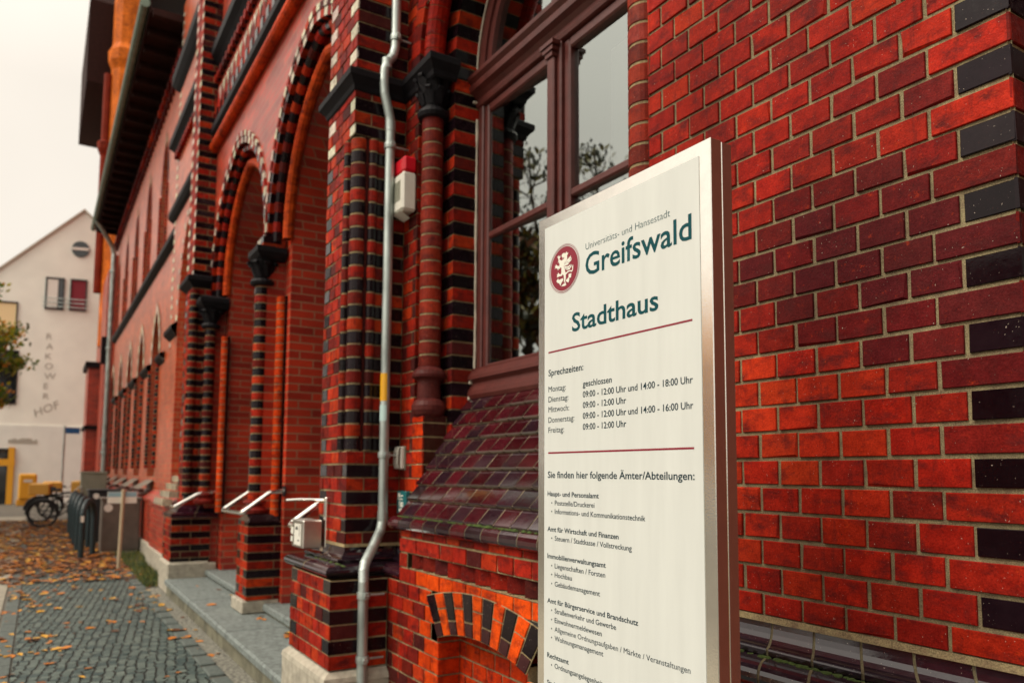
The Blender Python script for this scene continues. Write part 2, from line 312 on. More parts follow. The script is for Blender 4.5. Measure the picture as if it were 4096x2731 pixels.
# ------------------------------------------------------------------ brick laying
C0, CH = .033, .077                       # first bed joint, course height
def jz(n): return C0+CH*n
RED, ORG, DRED, PUR = (.35, .0125, .0042), (.48, .032, .005), (.18, .008, .005), (.085, .008, .009)
MORT = (.40, .32, .19, 0)
def vary(c, s=.18):
    k = 1+rnd.uniform(-s, s); return (c[0]*k, c[1]*k*(1+rnd.uniform(-.12, .12)), c[2]*k)
def redbrick(c=0, u=0, mixw=(.5, .22, .2, .08)):
    r = rnd.random(); a, b, d, e = mixw
    base = RED if r < a else ORG if r < a+b else DRED if r < a+b+d else PUR
    return (*vary((base[0]*.97, base[1]+.006, base[2]+.0045)), .5)  # extra green and blue put a sky veil into the brick colour
def dark(c=0): return (*vary((.011, .005, .008), .35), 1.0)
def white(c=0): return (*vary((.80, .75, .64), .06), .3)
def panel(mb, o, ud, nd, u0, u1, z0, z1, L=.13, off=0.0, colf=None, skip=None, cl=False, cr=False, endl=None, endr=None, proud=.0065, gap=.0046, mort=MORT, jit=.0014, minw=.04, bounds=None):
    """lay bricks on a vertical face: u along ud, z up; cl/cr: the brick runs out to an outer corner"""
    ox, oy = o
    def P(u, z, d): return (ox+ud[0]*u+nd[0]*d, oy+ud[1]*u+nd[1]*d, z)
    c = math.floor((z0-C0)/CH+1e-4)
    while jz(c) < z1-1e-4:
        zb, zt = max(z0, jz(c)), min(z1, jz(c+1))
        if zt-zb > .02:
            if bounds: bs = bounds(c)
            else:
                st = off+(0 if c % 2 == 0 else L/2); k0 = math.ceil((u0-st)/L); bs = []
                while st+k0*L < u1:
                    x = st+k0*L
                    if x-u0 > minw and u1-x > minw: bs.append(x)
                    k0 += 1
            bs = [u0]+bs+[u1]
            for i in range(len(bs)-1):
                a, b = bs[i], bs[i+1]
                if skip and skip(a, b, zb, zt): continue
                col = None
                if i == 0 and endl: col = endl(c)
                if i == len(bs)-2 and endr and col is None: col = endr(c)
                if col is None: col = (colf or redbrick)(c, .5*(a+b))
                j = [rnd.uniform(-jit, jit) for _ in range(6)]
                A = a+(0 if (i == 0 and cl) else gap)+(j[0] if i else 0); B = b-(0 if (i == len(bs)-2 and cr) else gap)+(j[1] if i < len(bs)-2 else 0)
                zB = zb+gap+j[2]; zT = zt-gap+j[3]
                q = .0017; d = j[4]*1.3
                lo = -proud
                bk = [P(a, zb, lo), P(b, zb, lo), P(b, zt, lo), P(a, zt, lo)]
                mb.face(bk, mort)
                tx_, tz_ = rnd.uniform(-.0013, .0013), rnd.uniform(-.0010, .0010)
                ra, rb = (0 if (i == 0 and cl) else q), (0 if (i == len(bs)-2 and cr) else q)
                r0 = [P(A, zB, lo), P(B, zB, lo), P(B, zT, lo), P(A, zT, lo)]
                dd = [d-tx_-tz_, d+tx_-tz_, d+tx_+tz_, d-tx_+tz_]
                e1 = [[A, zB], [B, zB], [B, zT], [A, zT]]; e2 = [[A+ra, zB+q], [B-rb, zB+q], [B-rb, zT-q], [A+ra, zT-q]]
                if rnd.random() < .16 and not ((i == 0 and cl) or (i == len(bs)-2 and cr)):      # knocked corner
                    k = rnd.randrange(4); cu_, cz_ = rnd.uniform(.002, .008), rnd.uniform(.002, .007); su, sz = (1 if k in (0, 3) else -1), (1 if k in (0, 1) else -1)
                    for e in (e1, e2): e[k][0] += su*cu_; e[k][1] += sz*cz_
                r1 = [P(e1[k][0], e1[k][1], dd[k]-q) for k in range(4)]
                r2 = [P(e2[k][0], e2[k][1], dd[k]) for k in range(4)]
                for k in range(4):
                    mb.face([r0[k], r0[(k+1) % 4], r1[(k+1) % 4], r1[k]], col); mb.face([r1[k], r1[(k+1) % 4], r2[(k+1) % 4], r2[k]], col)
                mb.face(r2, col)
        c += 1
def ring_profile(r, z0, z1, g=.0055, rec=.004):
    """drum column outline with a recessed joint at every course"""
    pr = []; c = math.floor((z0-C0)/CH+1e-4)
    while jz(c) < z1-1e-4:
        a, b = max(z0, jz(c)), min(z1, jz(c+1))
        if b-a > .012: pr += [(r-rec, a), (r-rec, a+g), (r, a+g+.0015), (r, b-g-.0015), (r-rec, b-g), (r-rec, b)]
        c += 1
    return pr
def drum_col(colf):
    cache = {}
    def f(z):
        c = math.floor((z-C0)/CH+1e-6); fr = (z-C0)/CH-c
        if fr*CH < .0058 or (1-fr)*CH < .0058: return MORT
        if c not in cache: cache[c] = colf(c)
        return cache[c]
    return f
def shaft(mb, cx, cy, r, z0, z1, colf, a0=0, a1=2*PI, n=24): mb.lathe(cx, cy, ring_profile(r, z0, z1), n, a0, a1, colf=drum_col(colf))
alt = lambda c: dark() if c % 2 == 0 else redbrick()
altw = lambda c: white() if c % 2 == 0 else None
altd = lambda c: dark() if c % 2 == 0 else None
columnred = lambda c: (*vary((.30, .030, .014) if rnd.random() < .5 else (.17, .020, .013) if rnd.random() < .6 else (.24, .034, .022)), .62)
X_, Y_, NX, NY = (1, 0), (0, 1), (-1, 0), (0, -1)
GLZ = lambda *a: (*vary(((.060, .007, .012) if rnd.random() < .55 else (.030, .012, .019)), .3), 1.5)
# ------------------------------------------------------------------ TOWN HALL
hall = thing('brick_town_hall', 'long ornate red brick town hall with dark glazed bands, arched entrance and tower', 'building', (-2, 1, 0))
XL, XR, XJ, XJR, XM = -2.317, -.39, -2.13, -.577, -1.3535          # window niche
YP = -.156                                                        # plinth face
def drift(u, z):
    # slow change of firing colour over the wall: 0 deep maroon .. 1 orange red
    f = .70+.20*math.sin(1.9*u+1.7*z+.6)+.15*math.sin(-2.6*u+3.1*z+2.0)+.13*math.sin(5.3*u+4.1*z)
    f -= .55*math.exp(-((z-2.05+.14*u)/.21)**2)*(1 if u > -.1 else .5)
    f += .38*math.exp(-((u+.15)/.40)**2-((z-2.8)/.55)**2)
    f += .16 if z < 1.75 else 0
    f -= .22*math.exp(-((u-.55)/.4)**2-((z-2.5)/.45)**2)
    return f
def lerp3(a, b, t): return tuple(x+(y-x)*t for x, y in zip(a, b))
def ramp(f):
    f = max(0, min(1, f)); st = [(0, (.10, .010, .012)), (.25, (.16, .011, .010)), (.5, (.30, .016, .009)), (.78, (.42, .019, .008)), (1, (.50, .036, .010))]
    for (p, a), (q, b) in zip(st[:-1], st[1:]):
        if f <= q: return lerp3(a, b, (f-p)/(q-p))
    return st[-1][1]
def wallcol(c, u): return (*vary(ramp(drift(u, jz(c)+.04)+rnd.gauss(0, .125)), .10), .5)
# --- right wall with quoins
mb = MB()
def niche_skip(a, b, zb, zt):
    z = .5*(zb+zt)
    if z < 3.83: return False
    x = .5*(a+b)
    return (x-XM)**2+(z-3.83)**2 < (.5*(XR-XL)+.02)**2
def b_right(c):
    k = list(range(-2, 6)) if c % 2 == 0 else [i+.5 for i in range(-3, 5)]
    return [.13*i for i in k]
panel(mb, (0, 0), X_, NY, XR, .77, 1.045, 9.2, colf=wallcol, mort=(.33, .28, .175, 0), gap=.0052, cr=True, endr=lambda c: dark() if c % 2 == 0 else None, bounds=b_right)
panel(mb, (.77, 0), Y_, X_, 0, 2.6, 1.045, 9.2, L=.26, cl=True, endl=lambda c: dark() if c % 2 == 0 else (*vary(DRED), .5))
mb.build('wall', MB_, hall); mb = MB()
panel(mb, (0, 0), X_, NY, XL, XR, 3.83, 9.2, skip=niche_skip)
panel(mb, (0, 0), X_, NY, -2.50, XL, .9, 9.2, L=.13, off=-2.5, cr=True, endr=lambda c: (*vary((.06, .016, .014), .3), .6) if c % 2 == 0 else None)
wall = mb.build('wall', MB_, hall)
# --- niche: returns, order-two faces and reveals
mb = MB()
panel(mb, (XL, 0), Y_, X_, 0, .14, 1.2, 3.83, cl=True); panel(mb, (XR, 0), Y_, NX, 0, .14, 1.2, 3.83, cl=True)
panel(mb, (0, .14), X_, NY, XL, XJ, 1.2, 3.83, L=.4, cr=True, endr=alt); panel(mb, (XJ, .14), Y_, X_, 0, .24, 1.2, 3.83, L=.5, cl=True, endl=alt)
panel(mb, (0, .14), X_, NY, XJR, XR, 1.2, 3.83, L=.4, cl=True, endl=alt); panel(mb, (XJR, .14), Y_, NX, 0, .24, 1.2, 3.83, L=.5, cl=True, endl=alt)
mb.build('window_jamb', MB_, hall)
# --- niche arch orders above the ledge
mb = MB()
def arch_order(r0, r1, y, depth, cx=XM, cz=3.83, n=34, colf=alt):
    for k in range(n):
        g = .004
        t0, t1 = PI-PI*k/n, PI-PI*(k+1)/n; e = (t0-t1)*.04
        c = colf(k)
        def A(r, t, yy): return (cx+r*math.cos(t), yy, cz+r*math.sin(t))
        for a, b, cc, dd in ((t0, t1, MORT, .004), (t0-e, t1+e, c, 0)):
            mb.face([A(r0+dd, a, y+dd), A(r1, a, y+dd), A(r1, b, y+dd), A(r0+dd, b, y+dd)], cc)
            mb.face([A(r0+dd, a, y+dd), A(r0+dd, b, y+dd), A(r0+dd, b, y+depth), A(r0+dd, a, y+depth)], cc)
HW = .5*(XR-XL)
arch_order(HW, HW+.12, -.002, .142, colf=lambda k: redbrick())
arch_order(.5*(XJR-XJ), HW+.03, .14, .24)
for k in range(34):   # roll moulding in the nook
    t0, t1 = PI-PI*k/34, PI-PI*(k+1)/34; r = HW-.075
    mb.tube([(XM+r*math.cos(t0+(t1-t0)*f), .06, 3.83+r*math.sin(t0+(t1-t0)*f)) for f in (.04, .5, .96)], .062, 14, (*vary(RED), .6))
    mb.tube([(XM+r*math.cos(t), .06, 3.83+r*math.sin(t)) for t in (t1-.006, t1+.006)], .058, 14, MORT)
mb.build('window_arch', MB_, hall)
# --- columns flanking the window
def column(cx, cy, name='column'):
    mb = MB(); shaft(mb, cx, cy, .063, 2.04, 3.52, columnred)
    o = mb.build(name, MB_, hall)
    b = MB(); b.lathe(cx, cy, [(.07, 1.76), (.088, 1.775), (.098, 1.80), (.098, 1.825), (.085, 1.85), (.066, 1.865), (.066, 1.96), (.07, 1.97), (.096, 1.985), (.098, 2.0), (.092, 2.02), (.064, 2.045)], 24, col=(.10, .022, .020, .7))
    b.build('column_base', MB_, o)
    b = MB(); b.lathe(cx, cy, [(.06, 3.49), (.085, 3.50), (.094, 3.52), (.088, 3.54), (.062, 3.55), (.06, 3.57), (.075, 3.66), (.095, 3.72), (.10, 3.73), (.0, 3.735)], 20)
    for k in range(8):    # leaves of the capital
        for zz, rr, h in ((3.57, .066, .085), (3.63, .08, .095)):
            t = 2*PI*(k+(.5 if zz > 3.6 else 0))/8; d = Vector((math.cos(t), math.sin(t), 0)); s_ = Vector((-d.y, d.x, 0)); p = Vector((cx, cy, zz))+d*rr
            b.face([p-s_*.022, p+s_*.022, p+s_*.03+d*.02+Vector((0, 0, h*.7)), p+d*.038+Vector((0, 0, h)), p-s_*.03+d*.02+Vector((0, 0, h*.7))])
            b.cyl(p+d*.03+Vector((0, 0, h))-s_*.014, p+d*.03+Vector((0, 0, h))+s_*.014, .012, n=8)
    b.build('capital', M['black'], o)
column(-2.242, .056); column(XR-.075, .056)
# wall pier below the column base
mb = MB()
panel(mb, (0, .0), X_, NY, XL-.0, XL+.003, 1.0, 1.76)
panel(mb, (-2.172, -.012), Y_, X_, 0, .15, 1.1, 1.765, L=.4, cl=True, colf=lambda c, u: (*vary((.055, .016, .012), .2), .6))
panel(mb, (0, -.012), X_, NY, XL-.0, -2.172, 1.1, 1.765, L=.3, cr=True, colf=lambda c, u: (*vary(ORG), .5))
mb.box(XL, -2.172, -.012, .14, 1.762, 1.767, (.1, .02, .02, .5))
mb.build('column_corbel', MB_, hall)
# --- window: frame, sashes, glass
win = MB(); YF = .29
def fbox(b, x0, x1, z0, z1, y0, y1, bev=.008): b.box(x0, x1, y0, y1, z0, z1, bev=bev)
fbox(win, XJ+.008, XJ+.062, 1.96, 3.58, YF, YF+.09); fbox(win, XJR-.062, XJR-.008, 1.96, 3.58, YF, YF+.09)
fbox(win, XM-.052, XM+.052, 1.96, 3.58, YF-.01, YF+.09); fbox(win, XM-.026, XM+.026, 2.05, 3.50, YF-.035, YF-.0105, .007)
for z in (3.50, 3.525, 3.55): win.box(XM-.03-(z-3.5)*.5, XM+.03+(z-3.5)*.5, YF-.045-(z-3.5)*.3, YF-.012, z, z+.02)
for z in (2.62, 2.12): win.box(XM-.033, XM+.033, YF-.045, YF-.012, z, z+.05, bev=.006)
# transom moulding
win.sweep([(0, 3.575), (.012, 3.58), (.018, 3.60), (.012, 3.625), (.03, 3.645), (.058, 3.66), (.062, 3.69), (.05, 3.705), (.072, 3.725), (.075, 3.745), (.06, 3.76), (0, 3.775)], [(XJ+.002, YF+.004), (XJR-.002, YF+.004)], smooth=True)
win.box(XJ+.002, XJR-.002, YF+.004, YF+.09, 3.575, 3.775)
wf = win.build('window_frame', M['wood'], hall)
sash = MB()
for x0, x1 in ((XJ+.062, XM-.052), (XM+.052, XJR-.062)):
    w = .045; y0, y1 = YF+.012, YF+.07
    fbox(sash, x0, x0+w, 1.99, 3.573, y0, y1); fbox(sash, x1-w, x1, 1.99, 3.573, y0, y1)
    fbox(sash, x0+w, x1-w, 1.99, 2.06, y0, y1); fbox(sash, x0+w, x1-w, 3.52, 3.573, y0, y1); fbox(sash, x0+w, x1-w, 2.775, 2.815, y0+.004, y1)
sash.build('casement', M['wood'], wf)
fan = MB(); RA = .5*(XJR-XJ)
for k in range(24):
    t0, t1 = PI*k/24, PI*(k+1)/24
    for (ra, rb, y0) in ((RA-.075, RA-.006, YF), (RA-.125, RA-.075, YF+.015)):
        q = [(XM+r*math.cos(t), 3.775+r*math.sin(t)) for r, t in ((ra, t0), (rb, t0), (rb, t1), (ra, t1))]
        fan.face([(x, y0, z) for x, z in q], smooth=False); fan.face([(q[0][0], y0, q[0][1]), (q[3][0], y0, q[3][1]), (q[3][0], y0+.06, q[3][1]), (q[0][0], y0+.06, q[0][1])], smooth=True)
fan.box(XM-.04, XM+.04, YF, YF+.07, 3.776, 4.5)
fan.build('fanlight_frame', M['wood'], wf)
for i, (x0, x1, z0, z1) in enumerate(((XJ+.10, XM-.09, 2.05, 2.785), (XM+.09, XJR-.10, 2.05, 2.785), (XJ+.10, XM-.09, 2.805, 3.53), (XM+.09, XJR-.10, 2.805, 3.53))):
    g = MB(); tw = .0165 if i in (0, 2) else .0008; tz = -.001
    g.face([(x0, YF+.045-tw-tz, z0), (x1, YF+.045+tw-tz, z0), (x1, YF+.045+tw+tz, z1), (x0, YF+.045-tw+tz, z1)]); g.build('pane', M['glass'], wf)
g = MB(); g.face([(XM+.70*math.cos(PI*k/24), YF+.045, 3.776+.70*math.sin(PI*k/24)) for k in range(25)]); g.build('pane', M['glass'], wf)
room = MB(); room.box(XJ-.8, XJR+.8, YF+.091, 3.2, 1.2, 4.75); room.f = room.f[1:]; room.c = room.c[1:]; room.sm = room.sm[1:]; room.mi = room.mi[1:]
room.build('dark_room', mat('unlit_room_colour', (.012, .011, .010), .8), wf)  # darkness of the unlit room put into near-black walls
bl = MB(); bl.box(-1.083, XJR-.07, YF+.125, YF+.13, 2.3, 3.455, bev=.001); bl.build('blind', M['whiter'], wf)
pt = MB()
pt.tube([(XJ+.004, YF-.004+rnd.uniform(-.002, .002), 1.98+.09*k) for k in range(18)], [rnd.uniform(.005, .010) for _ in range(18)], 6)
pt.tube([(XM-(RA-.004)*math.cos(.05*k), YF-.006, 3.78+(RA-.004)*math.sin(.05*k)) for k in range(60)], .006, 6)
for _ in range(10): pt.box(XJ+rnd.uniform(-.002, .008), XJ+.018, YF-.03+rnd.uniform(-.02, 0), YF-.005, *(lambda z: (z, z+rnd.uniform(.012, .03)))(rnd.choice((1.86, 1.9, 1.95, 3.6, 3.66, 3.74))), bev=.004)
pt.build('putty_seam', M['caulk'], wf)
sl = MB()
sl.sweep([(-.02, 2.045), (.02, 2.03), (.045, 1.995), (.048, 1.975), (.03, 1.965), (.022, 1.955)], [(XJ-.012, YF), (XJR+.012, YF)])
sl.sweep([(.022, 1.955), (.03, 1.935), (.045, 1.91), (.05, 1.885), (.04, 1.865), (-.02, 1.86)], [(XJ-.004, YF), (XJR+.004, YF)])
sl.box(XJ-.004, XJR+.004, YF-.02, YF+.05, 1.86, 2.04)
sl.build('window_board', M['wood'], wf)
# --- sloping sill of glazed tiles and rounded ledge
mb = MB(); T0, T1 = Vector((0, .265, 1.872)), Vector((0, -.158, 1.222)); sv = T1-T0; nrm = Vector((0, -.838, .545)); NR = 8
tl = MB()
for r in range(NR):
    a, b = T0+sv*(r/NR), T0+sv*((r+1)/NR); w = .13; x = XJ-(0 if r % 2 == 0 else w/2)
    if r < 4 and False: pass
    while x < XJR-.01:
        x0, x1 = max(x, XJ), min(x+w, XJR); col = GLZ()
        if x1-x0 > .02:
            g = .0048; lift = .021+rnd.uniform(-.0015, .0015)
            A, B = a+sv*.004, b+sv*.006
            p = [Vector((x0+g, A.y, A.z))+nrm*.003, Vector((x1-g, A.y, A.z))+nrm*.003, Vector((x1-g, B.y, B.z))+nrm*lift, Vector((x0+g, B.y, B.z))+nrm*lift]
            bt = [q-nrm*(.016 if i < 2 else .028) for i, q in enumerate(p)]
            ch = [p[3]-sv.normalized()*.006, p[2]-sv.normalized()*.006]; lo = [p[3]-nrm*.007, p[2]-nrm*.007]
            mo = [p[0]-nrm*.0022-Vector((.009, 0, 0)), p[1]-nrm*.0022+Vector((.009, 0, 0)), p[2]-nrm*.0045+Vector((.009, 0, 0)), p[3]-nrm*.0045-Vector((.009, 0, 0))]
            for q in mo: q.x = min(max(q.x, XJ), XJR)
            tl.face([mo[0], mo[1], mo[2]-sv.normalized()*.004, mo[3]-sv.normalized()*.004], (.40, .34, .25, 0))
            tl.face([p[0], p[1], ch[1], ch[0]], col); tl.face([ch[0], ch[1], lo[1], lo[0]], col, True); tl.face([lo[0], lo[1], bt[2], bt[3]], (.30, .27, .19, 0))
            tl.face([p[0], ch[0], lo[0], bt[3], bt[0]], col); tl.face([p[1], ch[1], lo[1], bt[2], bt[1]], col)
        x += w
bk = nrm*(-.004)
tl.face([(XJ, T0.y, T0.z)+Vector((0, 0, 0))*0 if False else (XJ, T0.y+bk.y, T0.z+bk.z), (XJR, T0.y+bk.y, T0.z+bk.z), (XJR, T1.y+bk.y-.02, T1.z+bk.z-.03), (XJ, T1.y+bk.y-.02, T1.z+bk.z-.03)], (.20, .17, .12, 0))
for xx in (XJ, XJR): tl.face([(xx, .3, 1.9), (xx, T0.y, T0.z), (xx, T1.y, T1.z), (xx, YP, 1.13), (xx, .0, 1.13), (xx, .3, 1.13)], (.3, .03, .012, .5))
tl.build('window_sill', MB_, hall)
ld = MB()
pr = [(-.03, 1.222), (.012, 1.221), (.028, 1.215), (.040, 1.203), (.046, 1.188), (.046, 1.172), (.040, 1.160), (.028, 1.152), (-.04, 1.150)]
ld.sweep(pr, [(XJ-.02, .0), (XJ-.02, YP), (XJR+.02, YP), (XJR+.02, 0)], colf=lambda i, j: GLZ(), seg=.13, joint=(.20, .17, .12, 0))
ld.build('sill_ledge', MB_, hall)
ms = MB()
for k in range(170):
    x = rnd.uniform(XJ, XJR); s_ = rnd.uniform(.003, .009)*(1.5 if x > -1.35 else 1)
    ms.lathe(x, -.163+rnd.uniform(-.006, .006), [(s_*1.6, 1.219), (s_*1.2, 1.219+s_*.6), (0, 1.219+s_)], 6)
ms.build('moss_line', M['moss'], hall)
# --- plinth wall below the mouldings, bay with dentils and cellar arch
AX, AR, AZ0 = -1.30, 1.235, .73-1.235           # segmental arch: intrados crown z .73
def in_arch(x, z, e=0):
    return abs(x-AX) < .375+e and z < AZ0+math.sqrt(max(0, (AR+e)**2-(x-AX)**2)) if e < .1 else (abs(x-AX) < .375+.075+.02 and z < AZ0+math.sqrt(max(0, (AR+e)**2-(x-AX)**2)) and (z > .60 or abs(x-AX) < .375))
def plskip(a, b, zb, zt):
    x, z = .5*(a+b), .5*(zb+zt); dx = abs(x-AX)
    if z < .66: return dx < .375+.0
    rr = math.hypot(x-AX, z-AZ0); return dx < .455 and rr < AR+.185
def plcol(c, u):
    z = jz(c)
    if abs(u-AX) < .60 and z < .98 and z > .2:
        if z > .82 or abs(u-AX) < .56-((c % 2)*.06): return (*vary((.70, .066, .006), .1), .5)
    return redbrick(c, u, (.34, .10, .40, .16) if u < -1.6 else (.5, .2, .22, .08))
mb = MB()
def bnd(c):
    e = []; x = -2.28+(.13 if c % 2 == 0 else .065)
    while x < .93:
        if abs(x-(AX-.375)) > .045 and abs(x-(AX+.375)) > .045 or jz(c) > .64: e.append(x)
        x += .13
    if jz(c) <= .64: e += [AX-.375, AX+.375]
    return sorted(e)
panel(mb, (0, YP), X_, NY, -2.28, .926, .25, .88, colf=plcol, skip=plskip, bounds=bnd, cr=True)
def bnd2(c): return [x for x in [XJ+.13*(k+(0 if c % 2 == 0 else .5)) for k in range(1, 13)] if x < XJR-.04]
panel(mb, (0, YP), X_, NY, XJ, XJR, .88, .957, colf=plcol, cl=True, cr=True, bounds=bnd2)
panel(mb, (0, YP), X_, NY, XJ, XJR, 1.034, 1.15, colf=plcol, cl=True, cr=True, bounds=bnd2)
panel(mb, (XJ, YP), Y_, NX, 0, .156, .25, 1.15, L=.3, cl=True); panel(mb, (XJR, YP), Y_, X_, 0, .156, .25, 1.15, L=.3, cl=True)
panel(mb, (.926, YP), Y_, X_, 0, 2.6, .25, .88, L=.26, cl=True)
mb.build('plinth_wall', MB_, hall)
mb = MB()   # sawtooth course
panel(mb, (0, YP), X_, NY, XJ, XJ+.085, .957, 1.034, L=.3, cl=True); panel(mb, (0, YP), X_, NY, XJR-.085, XJR, .957, 1.034, L=.3, cr=True)
x = XJ+.085
mb.box(XJ+.085, XJR-.085, YP+.075, YP+.09, .957, 1.034, (.03, .012, .01, .5)); mb.face([(XJ+.085, YP, .957), (XJR-.085, YP, .957), (XJR-.085, YP+.08, .957), (XJ+.085, YP+.08, .957)], MORT)
x += .03
while x < XJR-.14:
    col = redbrick(0, 0, (.5, .1, .3, .1)); w = .124
    for p, q in (((x, YP+.072), (x+.030, YP+.004)), ((x+.030, YP+.004), (x+w, YP+.072))):
        mb.face([(*p, .962), (*q, .962), (*q, 1.03), (*p, 1.03)], col)
    mb.face([(x, YP+.072, .962), (x+.030, YP+.004, .962), (x+w, YP+.072, .962)], col); mb.face([(x, YP+.072, 1.03), (x+.030, YP+.004, 1.03), (x+w, YP+.072, 1.03)], col)
    x += .13
mb.build('sawtooth_course', MB_, hall)
mb = MB()   # cellar arch
nv = 11; tA = math.asin(.375/AR); tE = tA
for k in range(nv):
    t0 = -tE+2*tE*k/nv; t1 = -tE+2*tE*(k+1)/nv; e = .0042
    def A(r, t, y): return (AX+r*math.sin(t), y, AZ0+r*math.cos(t))
    isd = k % 2 == 0
    split = AR+(.065 if isd else .12)
    fan_ = 1.16   # splay of the outer end
    for ra, rb in ((AR, split), (split, AR+.19)):
        col = dark() if isd else (*vary((.74, .080, .007), .08), .5)
        if isd and rb < AR+.1: col = (.05, .016, .018, .9)
        def Q(r, t): f = 1+(fan_-1)*(r-AR)/.19; return (AX+(r*math.sin(t))*f, AZ0+r*math.cos(t))
        g = .0045
        pts = [Q(ra+g, t0+e), Q(rb-g, t0+e), Q(rb-g, t1-e), Q(ra+g, t1-e)]
        full = [Q(ra, t0), Q(rb, t0), Q(rb, t1), Q(ra, t1)]
        mb.face([(x, YP-.002, z) for x, z in full], MORT)
        mb.face([(x, YP-.008, z) for x, z in pts], col)
        for i in range(4):
            (xa, za), (xb, zb) = pts[i], pts[(i+1) % 4]; mb.face([(xa, YP-.002, za), (xb, YP-.002, zb), (xb, YP-.008, zb), (xa, YP-.008, za)], col)
        if ra == AR:
            a0, a1 = Q(ra, t0), Q(ra, t1); mb.face([(a0[0], YP-.004, a0[1]), (a1[0], YP-.004, a1[1]), (a1[0], YP+.13, a1[1]), (a0[0], YP+.13, a0[1])], col)
mb.build('cellar_arch', MB_, hall)
mb = MB(); orgc = lambda c, u=0: (*vary((.62, .045, .006), .12), .5)
panel(mb, (0, YP+.12), X_, NY, AX-.39, AX+.39, .25, .78, colf=orgc)
panel(mb, (AX-.375, YP), Y_, X_, 0, .12, .25, .70, L=.3, cl=True, colf=orgc); panel(mb, (AX+.375, YP), Y_, NX, 0, .12, .25, .70, L=.3, cl=True, colf=orgc)
mb.build('cellar_niche', MB_, hall)
# --- first buttress (beside the drain pipe)
B1L, B1R, B1F = -2.97, -2.50, -.327; P1L, P1R, P1F = -2.985, -2.28, -.483
mb = MB()
frontc = lambda c, u: redbrick(c, u, (.55, .28, .12, .05))
panel(mb, (0, B1F), X_, NY, B1L, B1R-.13, 1.57, 3.43, L=.1, off=B1L, colf=frontc, endl=altd, endr=altd)
panel(mb, (0, B1F), X_, NY, B1L, B1R, 1.034, 1.57, L=.13, off=B1L, colf=frontc, cr=True, endr=alt, endl=altd)
panel(mb, (B1R, B1F), Y_, X_, 0, .33, 1.034, 1.57, L=.21, off=.21, cl=True, endl=alt)
panel(mb, (0, B1F), X_, NY, B1L, B1R, 3.43, 3.70, L=.13, off=B1L, colf=frontc, cr=True, endl=altw, endr=lambda c: white() if c % 2 == 0 else None)
panel(mb, (B1R, B1F), Y_, X_, 0, .33, 3.43, 3.70, L=.21, cl=True, colf=lambda c, u: alt(c))
panel(mb, (B1R, B1F), Y_, X_, .13, .33, 1.57, 3.43, L=.21, colf=lambda c, u: alt(c))
panel(mb, (B1L, B1F), Y_, NX, 0, .5, 1.034, 3.70, L=.26, cl=True)
panel(mb, (B1L, B1F), Y_, NX, 0, .3, 3.83, 9.0, L=.26, cl=True)
bu = lambda c: [] if c % 2 == 0 else [.22]
panel(mb, (B1R+.015, B1F), Y_, X_, 0, .33, 3.83, 9.0, cl=True, colf=lambda c, u: alt(c), bounds=bu)
panel(mb, (0, B1F), X_, NY, B1L, B1R+.015, 3.83, 9.0, L=.12, off=B1L, colf=frontc, cr=True, endl=altw, endr=altw)
pil = mb.build('buttress', MB_, hall)
mb = MB(); cr_ = .052
shaft(mb, B1R-.055, B1F+.055, cr_, 1.57, 3.43, alt, n=20); shaft(mb, B1R-.015, B1F+.125, .030, 1.57, 3.43, alt, n=12); shaft(mb, B1R-.125, B1F+.012, .028, 1.57, 3.43, alt, n=12)
mb.box(B1R-.13, B1R-.01, B1F+.06, B1F+.16, 1.57, 3.43, (.05, .012, .01, .5))
mb.build('corner_shaft', MB_, pil)
mb = MB()
panel(mb, (0, P1F), X_, NY, P1L, P1R, .413, .88, L=.115, off=P1R, colf=frontc, cr=True, cl=True, endr=alt, endl=alt)
panel(mb, (P1R, P1F), Y_, X_, 0, .327, .413, .88, bounds=lambda c: [] if c % 2 == 0 else [.2], cl=True, colf=lambda c, u: alt(c))
panel(mb, (P1L, P1F), Y_, NX, 0, .6, .413, .88, L=.26, cl=True)
mb.build('buttress_plinth', MB_, pil)
mb = MB()
mb.box(P1L-.03, P1R+.03, P1F-.035, .1, 0, .37, bev=.012); mb.sweep([(.036, .36), (.03, .385), (.0, .412), (-.05, .4125)], [(P1L, 0), (P1L, P1F), (P1R, P1F), (P1R, YP)], smooth=False)
mb.build('base_stone', M['stone'], pil)
# --- cove and roll moulding round buttress and wall, black ledge (capital band)
mb = MB(); cvp = [(.0, 1.045), (.0, 1.032)]+[(.062-.062*math.cos(t), 1.030-.060*math.sin(t)) for t in [PI/2*k/6 for k in range(7)]]+[(.064, .966), (.062, .952), (.02, .950)]
tor = [(.03, .950)]+[(.11+.052*math.sin(t), .912+.036*math.cos(t)) for t in [PI*k/10 for k in range(11)]]+[(.10, .8755)]
path1 = [(B1L, .25), (B1L, B1F), (B1R, B1F), (B1R, 0), (XJ, 0)]; path2 = [(XJR, 0), (.77, 0), (.77, 2.6)]
dkg = lambda *a: (*vary(((.018, .009, .016) if rnd.random() < .6 else (.034, .010, .017)), .3), 1.18)
for pth in (path1, path2):
    sg_ = .26 if pth is path1 else .13; JM = MORT if pth is path1 else (.20, .175, .11, 0)
    mb.sweep(cvp[1:], pth, colf=dkg, seg=sg_, joint=JM); mb.sweep(tor, pth, colf=dkg, seg=sg_, joint=JM)
    mb.sweep([(.004, 1.048), (.006, 1.030), (0, 1.028)], pth, col=MORT)
mb.build('plinth_moulding', MB_, hall)
ms = MB()
for k in range(260):
    x = rnd.uniform(XJR, .8) if k < 220 else rnd.uniform(P1L, P1R); s_ = rnd.uniform(.002, .0065); y = -.070 if k < 220 else B1F-.068
    ms.lathe(x, y+rnd.uniform(-.006, .004), [(s_*2, .9475), (s_*1.4, .9475+s_*.8), (0, .9475+s_)], 6)
